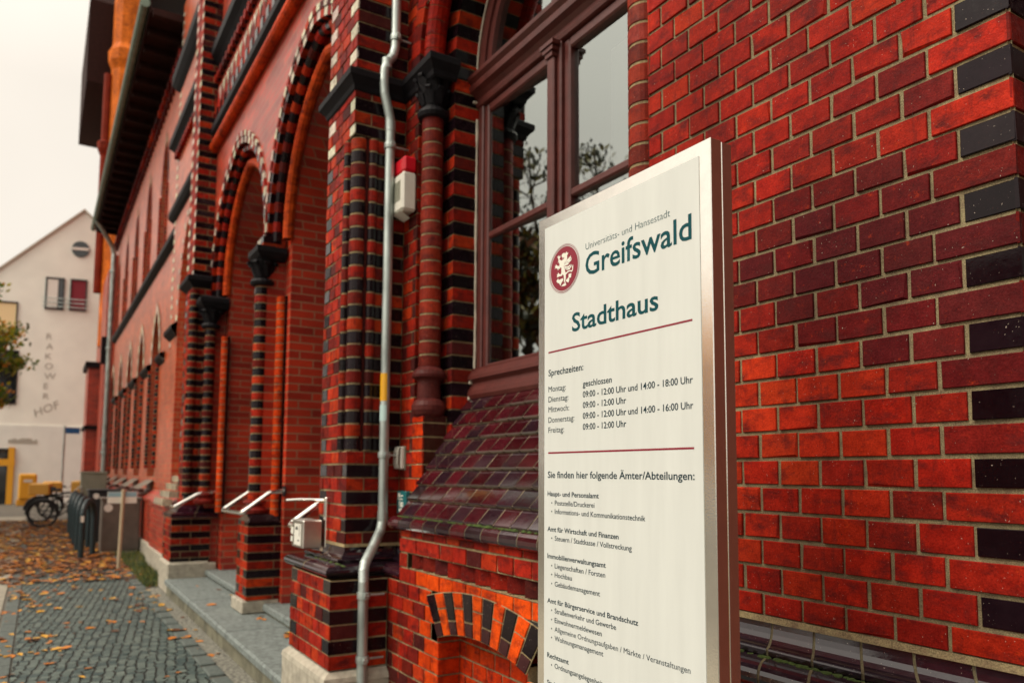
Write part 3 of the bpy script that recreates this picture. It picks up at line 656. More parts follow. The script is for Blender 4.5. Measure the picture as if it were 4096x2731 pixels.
ms.build('moss_line', M['moss'], hall)
mb = MB()
led = [(.0, 3.69), (.012, 3.70), (.020, 3.725), (.044, 3.755), (.054, 3.765), (.056, 3.80), (.050, 3.806), (.0, 3.832)]
mb.sweep(led, [(B1L, .35), (B1L, B1F), (B1R, B1F), (B1R, 0), (XL+.20, 0), (XL+.20, .14)], smooth=False)
mb.box(XL, XL+.20, 0, .14, 3.735, 3.8305); mb.build('black_ledge', M['black'], hall); mb = MB()
mb.sweep(led, [(XR-.16, .14), (XR-.16, 0), (XR-.005, 0)], smooth=False); mb.box(XR-.16, XR-.001, .001, .14, 3.735, 3.8305)
mb.build('black_ledge', M['black'], hall)
# --- entrance: pointed arches, middle pier, doors
YE = -.05; AC = (-4.24, -6.90); ASP, AA, AH = 3.62, 1.27, 1.50
def pointed(a, h, d=0.0, n=16):
    r = (a*a+h*h)/(2*a); c = r-a; rr = r-d; hh = math.sqrt(max(0, rr*rr-c*c)); t_end = math.atan2(hh, c)
    L = [(c-rr*math.cos(t_end*k/n), rr*math.sin(t_end*k/n)) for k in range(n+1)]
    return L+[(-x, z) for x, z in L[::-1][1:]]
def wall_openings(mb, y, x0, x1, z0, z1, ops, mi=0, side=-1):
    """brick face at Y=y with arched openings (xc, pts, zbase): pts relative to springing"""
    ops = sorted(ops, key=lambda o: o[0]); x = x0
    for xc, pts, zb, zs in ops:
        a = max(p[0] for p in pts); l, r = xc-a, xc+a
        mb.face([(x, y, z0), (l, y, z0), (l, y, z1), (x, y, z1)], mi=mi)
        if zb > z0: mb.face([(l, y, z0), (r, y, z0), (r, y, zb), (l, y, zb)], mi=mi)
        P = [(xc+px, zs+pz) for px, pz in pts]
        for (xa, za), (xb, zb_) in zip(P[:-1], P[1:]): mb.face([(xa, y, za), (xb, y, zb_), (xb, y, z1), (xa, y, z1)], mi=mi)
        x = r
    mb.face([(x, y, z0), (x1, y, z0), (x1, y, z1), (x, y, z1)], mi=mi)
def soffit(mb, xc, zs, pts, zb, y0, y1, colf=None, mi=0, smooth=False):
    P = [(pts[0][0], zb-zs)]+list(pts)+[(pts[-1][0], zb-zs)]
    for i, ((xa, za), (xb, zb_)) in enumerate(zip(P[:-1], P[1:])):
        mb.face([(xc+xa, y0, zs+za), (xc+xb, y0, zs+zb_), (xc+xb, y1, zs+zb_), (xc+xa, y1, zs+za)], colf(i) if colf else (.36, .04, .016, .5), smooth, mi)
mb = MB()
wall_openings(mb, YE, -9.0, B1L+.02, .272, 9.2, [(xc, pointed(AA, AH, 0), .27, ASP) for xc in AC])
# wall orders around the openings: outer order to Y=.12, inner order to the doors
for xc in AC:
    soffit(mb, xc, ASP, pointed(AA, AH, 0, 16), .27, YE, .12)
    o = pointed(AA, AH, 0, 16); i_ = pointed(AA, AH, .22, 16)
    for (a, b), (c, d) in zip(zip(o[:-1], o[1:]), zip(i_[:-1], i_[1:])): mb.face([(xc+a[0], .12, ASP+a[1]), (xc+b[0], .12, ASP+b[1]), (xc+d[0], .12, ASP+d[1]), (xc+c[0], .12, ASP+c[1])])
    for s_ in (0, -1): mb.face([(xc+o[s_][0], .12, .27), (xc+i_[s_][0], .12, .27), (xc+i_[s_][0], .12, ASP), (xc+o[s_][0], .12, ASP)])
    soffit(mb, xc, ASP, i_, .27, .12, .60)
ent = mb.build('entrance_wall', MFB, hall)
mb = MB()   # voussoir rings
for xc in AC:
    n = 46; o = pointed(AA, AH, -.115, n//2); i_ = pointed(AA, AH, .0, n//2); i2 = pointed(AA, AH, .012, n//2); o2 = pointed(AA, AH, -.06, n//2)
    for k in range(n):
        def q(L, f): a, b = L[k], L[k+1]; return (a[0]+(b[0]-a[0])*f, a[1]+(b[1]-a[1])*f)
        isd = k % 2 == 0
        for f0, f1, col in ((.05, .95, white() if isd else redbrick()),):
            mb.face([(xc+x, YE-.022, ASP+z) for x, z in (q(o, f0), q(o, f1), q(o2, f1), q(o2, f0))], col)
            mb.face([(xc+x, yy, ASP+z) for (x, z), yy in ((q(o, f0), YE-.022), (q(o, f1), YE-.022), (q(o, f1), YE), (q(o, f0), YE))], col)
            col2 = white() if (isd and 14 < k < 31) else (dark() if isd else redbrick())
            mb.face([(xc+x, YE-.012, ASP+z) for x, z in (q(o2, f0), q(o2, f1), q(i2, f1), q(i2, f0))], col2)
            col3 = dark() if isd else (*vary(ORG), .5)
            mb.face([(xc+x, yy, ASP+z) for (x, z), yy in ((q(i2, f0), YE-.012), (q(i2, f1), YE-.012), (q(i2, f1), .11), (q(i2, f0), .11))], col3)
    # intermediate roll and inner orange roll
    for dd, yy, rr, cf in ((.05, .02, .042, alt), (.20, .085, .052, lambda c: (*vary((.52, .06, .009), .25), .5))):
        P = [(xc+x, yy, ASP+z) for x, z in pointed(AA, AH, dd, 22)]
        for k in range(len(P)-1): mb.tube([P[k], tuple(.5*(a+b) for a, b in zip(P[k], P[k+1])), P[k+1]], rr, 10, cf(k), caps=False)
mb.build('entrance_arch', MB_, hall)
def pier_shaft(px, py, r, cf): 
    mb = MB(); shaft(mb, px, py, r, 1.19, 3.22, cf, n=18); o = mb.build('pier_column', MB_, ent)
    b = MB(); b.lathe(px, py, [(r+.03, 1.06), (r+.055, 1.07), (r+.06, 1.10), (r+.03, 1.125), (r+.01, 1.14), (r+.01, 1.15), (r+.04, 1.165), (r+.035, 1.185), (r, 1.195)], 18, col=(.24, .022, .016, .8)); b.build('column_base', MB_, o)
    b = MB(); b.lathe(px, py, [(r, 3.20), (r+.04, 3.21), (r+.05, 3.235), (r+.035, 3.26), (r, 3.27), (r+.012, 3.34), (r+.055, 3.42), (r+.06, 3.44), (0, 3.445)], 16)
    for k in range(8):
        t = 2*PI*k/8; d = Vector((math.cos(t), math.sin(t), 0)); p = Vector((px, py, 3.28))+d*(r+.008); s_ = Vector((-d.y, d.x, 0))
        b.face([p-s_*.03, p+s_*.03, p+s_*.035+d*.03+Vector((0, 0, .09)), p+d*.07+Vector((0, 0, .14)), p-s_*.035+d*.03+Vector((0, 0, .09))]); b.cyl(p+d*.06+Vector((0, 0, .13))-s_*.02, p+d*.06+Vector((0, 0, .13))+s_*.02, .017, n=8)
    b.build('capital', M['black'], o)
PX = -5.57
pier_shaft(PX-.0, -.075, .068, alt)
for px in (-3.06, -8.07): pier_shaft(px, -.075, .066, alt)
mb = MB()   # orange rolls on the reveals
for px, s_ in ((PX+.115, 1), (PX-.115, -1), (-3.06-.115, -1), (-8.07+.115, 1)):
    shaft(mb, px, .085, .05, .95, 3.10, lambda c: (*vary((.66, .06, .007), .15), .5), n=14)
    mb.box(px+s_*.058-.012, px+s_*.058+.012, .10, .124, .95, 3.1, (.01, .004, .004, .5))  # near-black strip stands in for the shaded groove beside the roll
mb.build('reveal_roll', MB_, ent)
mb = MB()   # pier plinths
for x0, x1 in ((PX-.20, PX+.20),):
    panel(mb, (0, -.18), X_, NY, x0, x1, .30, 1.0, L=.13, off=x0, cl=True, cr=True, endl=altd, endr=altd, colf=lambda c, u: (*vary(ORG), .5))
    panel(mb, (x1, -.18), Y_, X_, 0, .31, .30, 1.0, cl=True, bounds=lambda c: [.24] if c % 2 else [], endl=alt)
    panel(mb, (x0, -.18), Y_, NX, 0, .31, .30, 1.0, L=.26, cl=True)
    mb.sweep([(0, .985), (.0, 1.0), (-.05, 1.06), (-.1, 1.065)], [(x0, .1), (x0, -.18), (x1, -.18), (x1, .1)], col=(.02, .009, .012, 1), smooth=False)
mb.build('pier_plinth', MB_, ent)
mb = MB(); mb.box(PX-.22, PX+.20, -.215, .12, .185, .30, bev=.012); mb.build('base_stone', M['stone'], ent)
mb = MB()
for px in (PX,): mb.sweep([(0, 3.445), (.02, 3.46), (.05, 3.50), (.05, 3.55), (0, 3.565)], [(px-.12, .1), (px-.12, -.13), (px+.14, -.13), (px+.14, .1)], smooth=False); mb.box(px-.12, px+.14, -.13, .1, 3.44, 3.56)
mb.build('black_ledge', M['black'], ent)
mb = MB(); mb.box(PX-.1, PX+.12, -.11, .1, 3.56, 3.66, (.4, .05, .016, .5)); mb.box(PX-.1, PX+.02, -.112, -.02, 3.60, 3.66, (.6, .55, .46, .5)); mb.box(PX+.02, PX+.122, -.112, .06, 3.60, 3.66, (.02, .01, .014, 1)); mb.build('impost_block', MB_, ent)
# doors
for xc in AC:
    d = MB(); a = AA-.22; d.box(xc-a, xc+a, .62, .66, .27, 5.1)
    for x in (xc-a, xc-.05, xc+a-.1): d.box(x, x+.1, .55, .619, .27, 3.55, bev=.01)
    d.sweep([(0, 2.62), (.03, 2.66), (.05, 2.72), (.03, 2.78), (.05, 2.84), (.09, 2.92), (.09, 2.98), (0, 3.04)], [(xc-a, .58), (xc+a, .58)], smooth=False)
    do = d.build('door', M['darkwood'], hall)
    g = MB()
    for x0, x1 in ((xc-a+.14, xc-.09), (xc+.09, xc+a-.14)):
        g.box(x0, x1, .60, .618, 1.2, 2.55); g.box(x0, x1, .60, .618, 3.1, 4.2)
    g.build('door_pane', M['farglass'], do)
    h = MB(); h.tube([(xc-.12, .55, 1.25), (xc-.12, .50, 1.25), (xc-.12, .50, 1.50), (xc-.12, .55, 1.50)], .012, 8); h.build('handle', M['steel2'], do)
mb = MB(); mb.box(-8.3, -2.9, .66, .72, .2, 5.6); mb.build('porch_back_wall', M['darkwood'], hall)
# --- frieze and cornices over the entrance
mb = MB(); EX0, EX1 = -8.55, B1L+.01
corn = [(0, 5.62), (.05, 5.70), (.09, 5.74), (.09, 5.82), (0, 5.88)]
mb.sweep(corn, [(EX0, YE), (EX1, YE)], smooth=False)
mb.sweep([(0, 6.62), (.06, 6.70), (.12, 6.76), (.12, 6.88), (0, 6.98)], [(-11.38, 0), (-11.38, -.10), (EX0, -.10), (EX0, YE), (EX1, YE)], smooth=False)
mb.sweep([(0, 7.70), (.06, 7.76), (.12, 7.84), (.12, 8.0), (0, 8.12)], [(-11.38, 0), (-11.38, -.10), (EX0, -.10), (EX0, YE), (EX1, YE)], smooth=False)
mb.sweep([(0, 5.48), (.05, 5.52), (.09, 5.58), (.09, 5.66), (0, 5.72)], [(-11.42, 0), (-11.42, -.10), (-9.05, -.10)], smooth=False)
mb.build('cornice', M['black'], hall)
mb = MB(); mb.tube([(EX0, YE-.045, 5.56), (EX1, YE-.045, 5.56)], .06, 12, (.62, .06, .010, .55)); mb.build('cornice_roll', MB_, hall)
mb = MB(); x = EX0+.1
while x < EX1-.1:      # zigzag of white triangles over red diamonds, then a row of dentils
    mb.face([(x, YE-.02, 6.33), (x+.22, YE-.02, 6.33), (x+.11, YE-.02, 6.02)], white())
    mb.face([(x-.11, YE-.05, 6.02), (x, YE-.05, 6.30), (x+.11, YE-.05, 6.02), (x, YE-.05, 5.96)], redbrick())
    mb.box(x-.07, x+.03, YE-.06, YE, 5.89, 6.01, white() if int(x*9) % 2 else dark())
    mb.box(x+.03, x+.13, YE-.05, YE, 5.89, 6.0, redbrick())
    x += .22
mb.box(EX0, EX1, YE-.018, YE, 6.33, 6.40, (.4, .05, .02, .5))
x = EX0+.05
while x < EX1: mb.cyl((x, YE-.075, 6.46), (x, YE-.02, 6.46), .052, n=10, col=redbrick()); mb.box(x+.06, x+.1, YE-.05, YE, 6.41, 6.60, dark()); x += .16
x = -11.2
while x < EX0: mb.cyl((x, -.17, 6.54), (x, -.10, 6.54), .052, n=8, col=redbrick()); x += .16
mb.build('frieze', MB_, hall)
# --- second buttress and the blind bay beyond the entrance
B2L, B2R, B2F = -8.72, -8.22, -.28
mb = MB()
panel(mb, (0, B2F), X_, NY, B2L, B2R, 1.03, 3.75, L=.13, off=B2L, cr=True, cl=True, endl=altd, endr=alt, colf=frontc); panel(mb, (B2R, B2F), Y_, X_, 0, .25, 1.03, 3.75, L=.3, cl=True, colf=lambda c, u: alt(c))
panel(mb, (0, B2F), X_, NY, B2L, B2R, 3.87, 9.0, L=.13, off=B2L, cr=True, cl=True, endl=altw, endr=altw, colf=frontc); panel(mb, (B2R, B2F), Y_, X_, 0, .25, 3.87, 9.0, L=.3, cl=True, colf=lambda c, u: alt(c))
panel(mb, (B2L, B2F), Y_, NX, 0, .3, 1.03, 9.0, L=.26, cl=True)
b2 = mb.build('buttress', MB_, hall)
mb = MB(); shaft(mb, B2R-.03, B2F+.03, .06, 1.15, 3.70, alt, n=16); mb.build('corner_shaft', MB_, b2)
mb = MB()
panel(mb, (0, -.43), X_, NY, B2L-.03, B2R+.13, .37, .9, L=.115, cl=True, cr=True, endl=alt, endr=alt, colf=frontc); panel(mb, (B2R+.13, -.43), Y_, X_, 0, .45, .37, .9, L=.22, off=.22, cl=True, colf=lambda c, u: alt(c)); panel(mb, (B2L-.03, -.43), Y_, NX, 0, .35, .37, .9, L=.26, cl=True)
mb.sweep([(0, .89), (.012, .905), (.012, .94), (-.05, .96), (-.075, 1.0), (-.145, 1.04)], [(B2L-.03, .1), (B2L-.03, -.43), (B2R+.13, -.43), (B2R+.13, .1)], colf=dkg, seg=.26, joint=MORT)
mb.build('buttress_plinth', MB_, b2)
mb = MB(); mb.box(B2L-.06, B2R+.16, -.46, .1, 0, .35, bev=.015); mb.sweep([(.03, .345), (.0, .37), (-.06, .3705)], [(B2L-.03, 0), (B2L-.03, -.43), (B2R+.13, -.43), (B2R+.13, 0)], smooth=False); mb.build('base_stone', M['stone'], b2)
mb = MB()
mb.sweep(led2 if False else [(0, 3.74), (.03, 3.77), (.075, 3.82), (.075, 3.87), (0, 3.90)], [(B2L, .1), (B2L, B2F), (B2R, B2F), (B2R, .1)], smooth=False)
mb.sweep([(0, 3.44), (.03, 3.47), (.06, 3.51), (.06, 3.56), (0, 3.59)], [(B2R+.01, B2F+.1), (-7.94, B2F+.1), (-7.94, .1)], smooth=False)
mb.box(B2R+.01, -7.94, B2F+.101, .1, 3.44, 3.58); mb.build('black_ledge', M['black'], b2)
mb = MB(); BX0 = -11.35
wall_openings(mb, -.10, BX0, B2L+.02, 0, 9.2, [(-10.0, pointed(.62, 1.35), 1.2, 3.8)])
soffit(mb, -10.0, 3.8, pointed(.62, 1.35), 1.2, -.10, .15); mb.face([(-10.7, .15, 1.1), (-9.3, .15, 1.1), (-9.3, .15, 5.3), (-10.7, .15, 5.3)])
mb.face([(BX0, -.10, 0), (BX0, .2, 0), (BX0, .2, 9.2), (BX0, -.10, 9.2)])
c = 44
while jz(c) < 9.0:
    if c % 2 == 0:
        for x0, x1 in ((BX0-.003, BX0+.13), (B2L-.14, B2L-.01)): mb.box(x0, x1, -.108, -.095, jz(c)+.006, jz(c+1)-.006, white(), 1)
    c += 1
for k, (x, z) in enumerate(pointed(.70, 1.45, 0, 14)):
    if k % 2 == 0: mb.box(-10-.0+x-.05, -10+x+.05, -.112, -.098, 3.8+z-.04, 3.8+z+.04, white(), 1)
mb.build('bay_wall', [MWB, MB_], hall)
mb = MB(); mb.sweep([(0, 3.52), (.04, 3.56), (.09, 3.62), (.09, 3.68), (0, 3.74)], [(-11.36, 0), (-11.36, -.10), (-10.62, -.10)], smooth=False); mb.build('black_ledge', M['black'], hall); mb = MB(); mb.sweep([(0, 3.52), (.04, 3.56), (.09, 3.62), (.09, 3.68), (0, 3.74)], [(-9.38, -.10), (B2L, -.10)], smooth=False); mb.build('black_ledge', M['black'], hall)
mb = MB()   # low plinth of the bay and wing, with sloping glazed tops
for x0, x1, yf in ((BX0-.15, B2L-.03, -.26), (-26.0, BX0-.15, -.16)):
    mb.box(x0, x1, yf, 0, 0, .98)
    mb.face([(x0, yf-.02, .98), (x1, yf-.02, .98), (x1, 0, 1.12), (x0, 0, 1.12)]); mb.face([(x0, yf-.02, .98), (x1, yf-.02, .98), (x1, yf-.02, .93), (x0, yf-.02, .93)])
mb.build('plinth_wall', MFB, hall)
mb = MB()
for k, xx in enumerate((-8.9, -9.35, -9.8, -10.4, -11.0)):
    pass
for r in range(4): mb.box(-9.85, -9.0, -.42+.075*r, -.30+.075*r, 1.0+.10*r, 1.085+.10*r, (.5, .45, .34, 1))
mb.build('tiled_weathering', MB_, hall)
mb = MB(); mb.box(-11.5, -8.8, -.30, -.02, 0, .28, bev=.01); mb.box(-24, -11.5, -.20, -.02, 0, .24, bev=.01); mb.build('base_stone', M['stone'], hall)
# --- wing with two rows of windows
WX = [-13.9-2.42*k for k in range(5)]; mb = MB()
low = pointed(.52, .95); upp = pointed(.42, 1.0)
wall_openings(mb, 0, -26.4, BX0+.05, 0, 5.36, [(x, low, 1.35, 3.55) for x in WX]); wall_openings(mb, 0, -26.4, BX0+.05, 5.36, 9.0, [(x+.25, upp, 5.6, 6.85) for x in WX])
for x in WX:
    soffit(mb, x, 3.55, low, 1.35, 0, .42); soffit(mb, x+.25, 6.85, upp, 5.6, 0, .42)
mb.build('wing_wall', MWB, hall)
for x in WX:
    for xx, pts, zb, zs, a in ((x, low, 1.35, 3.55, .52), (x+.25, upp, 5.6, 6.85, .42)):
        f = MB(); f.box(xx-a, xx-a+.07, .36, .415, zb, zs); f.box(xx+a-.07, xx+a, .36, .415, zb, zs); f.box(xx-.035, xx+.035, .36, .415, zb, zs+.8); f.box(xx-a, xx+a, .355, .414, zs-.05, zs+.05); f.box(xx-a+.07, xx+a-.07, .36, .41, zb, zb+.08)
        fo = f.build('window', M['wood'], hall); g = MB(); g.face([(xx-a, .422, zb), (xx+a, .422, zb), (xx+a, .422, zs+1.1), (xx-a, .422, zs+1.1)]); g.build('pane', M['farglass'], fo)
mb = MB()
for x in WX:
    o, i_ = pointed(.52, .95, -.16, 9), pointed(.52, .95, 0, 9)
    for k in range(18):
        col = white() if k % 2 == 0 else (.55, .34, .22, .5)
        mb.face([(x+px, -.015, 3.55+pz) for px, pz in (o[k], o[k+1], i_[k+1], i_[k])], col)
    o, i_ = pointed(.42, 1.0, -.10, 9), pointed(.42, 1.0, 0, 9)
    for k in range(18): mb.face([(x+.25+px, -.012, 6.85+pz) for px, pz in (o[k], o[k+1], i_[k+1], i_[k])], (.5, .30, .2, .5) if 6 < k < 12 else redbrick())
    for s_ in (-1, 1):
        shaft(mb, x+s_*.57, -.01, .05, 1.5, 3.40, alt, n=10)
        shaft(mb, x+.25+s_*.47, -.0, .04, 5.6, 6.80, lambda c: redbrick(), n=10)
mb.build('window_arch', MB_, hall)
mb = MB()
for k, x in enumerate(WX): mb.sweep([(0, 3.36), (.04, 3.40), (.09, 3.46), (.09, 3.52), (0, 3.56)], [(x+.60, 0), (WX[k-1]-.60 if k else x+1.3, 0)], smooth=False)
mb.sweep([(0, 5.28), (.05, 5.31), (.10, 5.36), (.10, 5.45), (0, 5.52)], [(-23.6, 0), (BX0, 0)], smooth=False)
mb.build('string_course', M['black'], hall)
for x in WX:
    mb = MB(); mb.face([(x-.56, -.24, 1.13), (x+.56, -.24, 1.13), (x+.54, .2, 1.42), (x-.54, .2, 1.42)], (.28, .24, .20, .5)); mb.box(x-.56, x+.56, -.245, -.16, 1.06, 1.128, (.1, .05, .045, .5)); mb.build('sloped_sill', MB_, hall)
# eaves
E0, E1 = -24.7, BX0-.005
mb = MB(); mb.box(E0, E1, -.60, -.04, 8.98, 9.02); mb.box(E0, E1, -.625, -.601, 8.93, 9.14); mb.box(E0, E1, -.06, -.001, 8.66, 8.979)
x = E0+.3
while x < E1: mb.box(x, x+.12, -.58, -.061, 8.86, 8.979); x += .62
mb.build('eaves_soffit', M['soffit'], hall)
mb = MB(); mb.face([(E0, -.66, 9.14), (E1, -.66, 9.14), (E1, 5, 13.2), (E0, 5, 13.2)]); mb.face([(E0, 5, 13.2), (E1, 5, 13.2), (E1, 11, 8.4), (E0, 11, 8.4)]); mb.face([(-11.3, 0, 9.16), (.77, 0, 9.16), (.77, 5, 13.4), (-11.3, 5, 13.4)]); mb.face([(.77, 5, 13.4), (-11.3, 5, 13.4), (-11.3, 11, 8.4), (.77, 11, 8.4)]); mb.build('roof', M['roofdark'], hall)
mb = MB(); mb.tube([(E0-.1, -.70, 9.08), (E1, -.70, 9.08)], .08, 10); mb.build('gutter', M['copper'], hall)
mb = MB(); x = E0+.2
while x < E1-.1: mb.cyl((x, -.11, 8.56), (x, -.0, 8.56), .08, n=8, col=redbrick()); mb.box(x+.08, x+.18, -.06, -.0, 8.36, 8.62, (.12, .016, .012, .5)); x += .32
mb.box(E0, E1, -.050, -.0, 8.655, 8.659, (.30, .035, .014, .5)); mb.build('eaves_dentil', MB_, hall)
# end block, tower with turret
mb = MB(); mb.box(-30.5, -26.4, -.10, 6, 0, 8.2); mb.box(-30.2, -28.4, -.46, -.10, 0, 5.1); mb.box(-26.4, -23.9, -.06, -.001, 0, 8.1); mb.face([(-30.5, -.1, 8.2), (-26.4, -.1, 8.2), (-26.4, 3, 11), (-30.5, 3, 11)]); mb.build('end_block', MFB, hall)
for q in ((-30.3, -28.3, -.56, -.02, 5.1, 5.3), (-26.45, -26.2, -.22, .0, 5.0, 5.9), (-30.3, -28.3, -.52, -.02, 2.9, 3.03)): mb = MB(); mb.box(*q); mb.build('black_ledge', M['black'], hall)
mb = MB(); mb.box(-36, -30.2, .15, 6, 0, 16.3); tw = mb.build('tower', MFB, hall)
mb = MB(); mb.lathe(-29.3, .34, [(.52, 6), (.52, 16.6), (.64, 16.9), (.66, 17.3), (.55, 17.5), (.52, 17.6), (.52, 24)], 12, smooth=False, col=(.85, .20, .022, .5)); mb.build('turret', MB_, tw)  # sunlit look put into the turret's bright orange
mb = MB(); mb.lathe(-29.3, -.28, [(.14, 8), (.14, 13.2), (.24, 13.45), (.26, 13.7), (.14, 13.8), (.14, 16.4)], 10, col=(.30, .035, .014, .5)); mb.build('tower_shaft', MB_, tw)
mb = MB()
a = [(-36.6, -.98, 16.3), (-30.0, -.98, 16.3), (-30.0, 6.6, 16.3), (-36.6, 6.6, 16.3)]; ap = [(-34.5, 1.5, 22.5), (-32, 1.5, 22.5), (-32, 4.5, 22.5), (-34.5, 4.5, 22.5)]; a2 = [(p[0], p[1]-(.02 if p[1] < 0 else -.02), 19.6) for p in a]
mb.face(a); mb.face(ap)
for k in range(4): mb.face([a[k], a[(k+1) % 4], a2[(k+1) % 4], a2[k]]); mb.face([a2[k], a2[(k+1) % 4], ap[(k+1) % 4], ap[k]])
mb.build('tower_roof', M['soffit'], tw)
# ------------------------------------------------------------------ things fixed to the facade
dp = thing('drain_pipe', 'zinc drain pipe with two swan necks running down beside the near buttress', 'drain pipe', (-2.45, -.1, 0))
pp = [(-2.445, -.102, 9), (-2.445, -.102, 4.06), (-2.445, -.104, 3.99), (-2.447, -.115, 3.94), (-2.450, -.150, 3.89), (-2.452, -.166, 3.84), (-2.452, -.169, 3.77), (-2.452, -.162, 3.69), (-2.452, -.140, 3.61), (-2.452, -.126, 3.55), (-2.452, -.122, 3.48), (-2.452, -.122, 1.22), (-2.452, -.125, 1.17), (-2.44, -.14, 1.12), (-2.37, -.215, 1.03), (-2.30, -.285, .96), (-2.265, -.305, .92), (-2.25, -.31, .87), (-2.245, -.31, .0)]
mb = MB(); mb.tube(pp, .028, 20); mb.build('pipe', M['zinc'], dp)
def collar(x, y, z, r=.0285):
    mb = MB(); mb.lathe(x, y, [(r, z-.018), (r+.006, z-.017), (r+.007, z), (r+.006, z+.017), (r, z+.018)], 20)
    for s_ in (-1, 1): mb.cyl((x+s_*(r+.012), y-.012, z), (x+s_*(r+.012), y+.012, z), .010, n=10); mb.box(x+s_*(r+.012)-.008, x+s_*(r+.012)+.008, y-.008, y+.008, z-.016, z+.016)
    mb.cyl((x, y+r, z), (x, y+r+.09, z), .006, n=8); mb.build('clamp', M['zinc'], dp)
for p in ((-2.445, -.102, 4.05), (-2.452, -.122, 3.38), (-2.452, -.122, 1.55), (-2.245, -.31, .80), (-2.245, -.31, .47)): collar(*p)
for z in (3.5, 3.88, 1.2): 
    mb = MB(); mb.lathe(-2.452, -.122 if z != 3.88 else -.153, [(.028, z-.03), (.0305, z-.03), (.0305, z+.03), (.028, z+.03)], 20); mb.build('pipe_sleeve', M['zinc'], dp)
mb = MB(); mb.lathe(-2.452, -.122, [(.0287, 1.86), (.0287, 2.02)], 14, PI, 2*PI); st = mb.build('yellow_sticker', M['orangestick'], dp)
mb = MB(); mb.lathe(-2.452, -.122, [(.0287, 1.745), (.0287, 1.835)], 14, PI, 2*PI); mb.build('pale_sticker', M['bluestick'], dp)
fp = thing('drain_pipe', 'far grey drain pipe running down the distant end of the brick wing', 'drain pipe', (-24, -.12, 0))
mb = MB(); mb.tube([(-23.6, -.68, 9.0), (-23.7, -.5, 8.8), (-23.95, -.18, 8.35), (-24, -.13, 8.15), (-24, -.13, .2)], .07, 12); mb.build('pipe', M['zinc'], fp)
mb = MB()
for z in (7.6, 5.2, 2.4, 2.0): mb.lathe(-24, -.13, [(.07, z-.05), (.095, z-.04), (.095, z+.04), (.07, z+.05)], 12)
mb.build('clamp', M['zinc'], fp)
al = thing('alarm_siren', 'white alarm siren box with red flashing lens beside the drain pipe', 'alarm', (-2.40, 0, 3.0))
mb = MB(); x0, x1 = -2.47, -2.32
def sirenbox(z0, z1, col=0, y0=-.085, y1=-.004, b=.012):
    m_ = MB(); m_.box(x0, x1, y0, y1, z0, z1, bev=b); return m_
b = sirenbox(2.965, 3.195, y0=-.095); b.face([(x0+.02, -.0955, 2.96), (x1-.02, -.0955, 2.96), (x1-.03, -.03, 2.93), (x0+.03, -.03, 2.93)])
sb = b.build('siren_body', M['whitep'], al)
b = sirenbox(3.197, 3.29, y0=-.088); b.build('red_lens', M['redp'], al)
mb = MB()
for k in range(12): mb.box(x0+.02, x1-.03, -.0975, -.0945, 3.03+.010*k, 3.035+.010*k)
mb.build('louvre', M['greybox'], sb)
ic = thing('wall_box', 'small pale curved box on the brick strip beside the drain pipe', 'wall box', (-2.42, 0, 1.5))
mb = MB(); mb.box(-2.485, -2.42, -.03, -.004, 1.47, 1.60, bev=.006); mb.sweep([(0, 1.47), (.012, 1.475), (.018, 1.50), (.018, 1.57), (.010, 1.595), (0, 1.60)], [(-2.485, -.0295), (-2.42, -.0295)]); mb.build('box_cover', M['whitep'], ic)
mb = MB(); mb.box(-2.49, -2.415, -.0045, .0, 1.465, 1.605); mb.build('back_plate', M['greybox'], ic)
pq = thing('number_plaque', 'small teal hydrant plaque with white figures beside the sloping sill', 'plaque', (-2.35, 0, 1.3))
mb = MB(); mb.box(-2.455, -2.335, -.034, -.006, 1.215, 1.345, bev=.004); pl = mb.build('plaque_face', mat('teal_enamel', (.01, .12, .13), .35), pq)
mb = MB()
for (u, v, w, h) in ((.015, .095, .02, .025), (.04, .095, .006, .025), (.052, .10, .03, .008), (.01, .082, .07, .006), (.03, .04, .008, .038), (.05, .04, .022, .03), (.08, .04, .006, .03), (.03, .012, .018, .02), (.055, .012, .018, .02)): mb.box(-2.452+u, -2.452+u+w, -.0355, -.0338, 1.215+v, 1.215+v+h)
mb.build('figures', M['white_print'], pl)
# steel ash box on the buttress
ab = thing('ash_box', 'stainless steel wall ashtray box with a paper sticker on the near buttress', 'ashtray', (-2.8, -.4, 1.1))
mb = MB(); mb.box(-3.02, -2.80, -.475, -.36, 1.0, 1.165, bev=.006); bx = mb.build('steel_box', M['steel2'], ab)
mb = MB(); mb.box(-2.965, -2.835, -.4775, -.4752, 1.015, 1.14); stk = mb.build('sticker', M['paper'], bx)
mb = MB(); mb.lathe(0, 0, [(.0, 0), (.0, .001)], 4); 
pts = [(-2.915+.026*math.cos(t), -.4782, 1.105+.020*math.sin(t)) for t in [PI*k/10 for k in range(11)]]; mb.face(pts)
mb.box(-2.90, -2.86, -.4782, -.4776, 1.04, 1.046); mb.box(-2.865, -2.858, -.4782, -.4776, 1.07, 1.135)
mb.build('sticker_print', M['ink'], stk)
mb = MB(); mb.box(-3.035, -2.985, -.478, -.4765, 1.075, 1.115); mb.box(-3.03, -2.995, -.479, -.4765, 1.03, 1.06); mb.build('sticker', M['paper'], bx)
mb = MB(); mb.box(-2.825, -2.785, -.345, -.325, .99, 1.30, bev=.004); mb.box(-2.835, -2.78, -.36, -.3255, .985, 1.01); mb.build('back_plate', M['steel'], ab)
mb = MB(); mb.tube([(-2.82, -.345, 1.285), (-2.93, -.46, 1.285), (-3.0, -.52, 1.278)], .006, 8); mb.build('rod', M['steel'], ab)
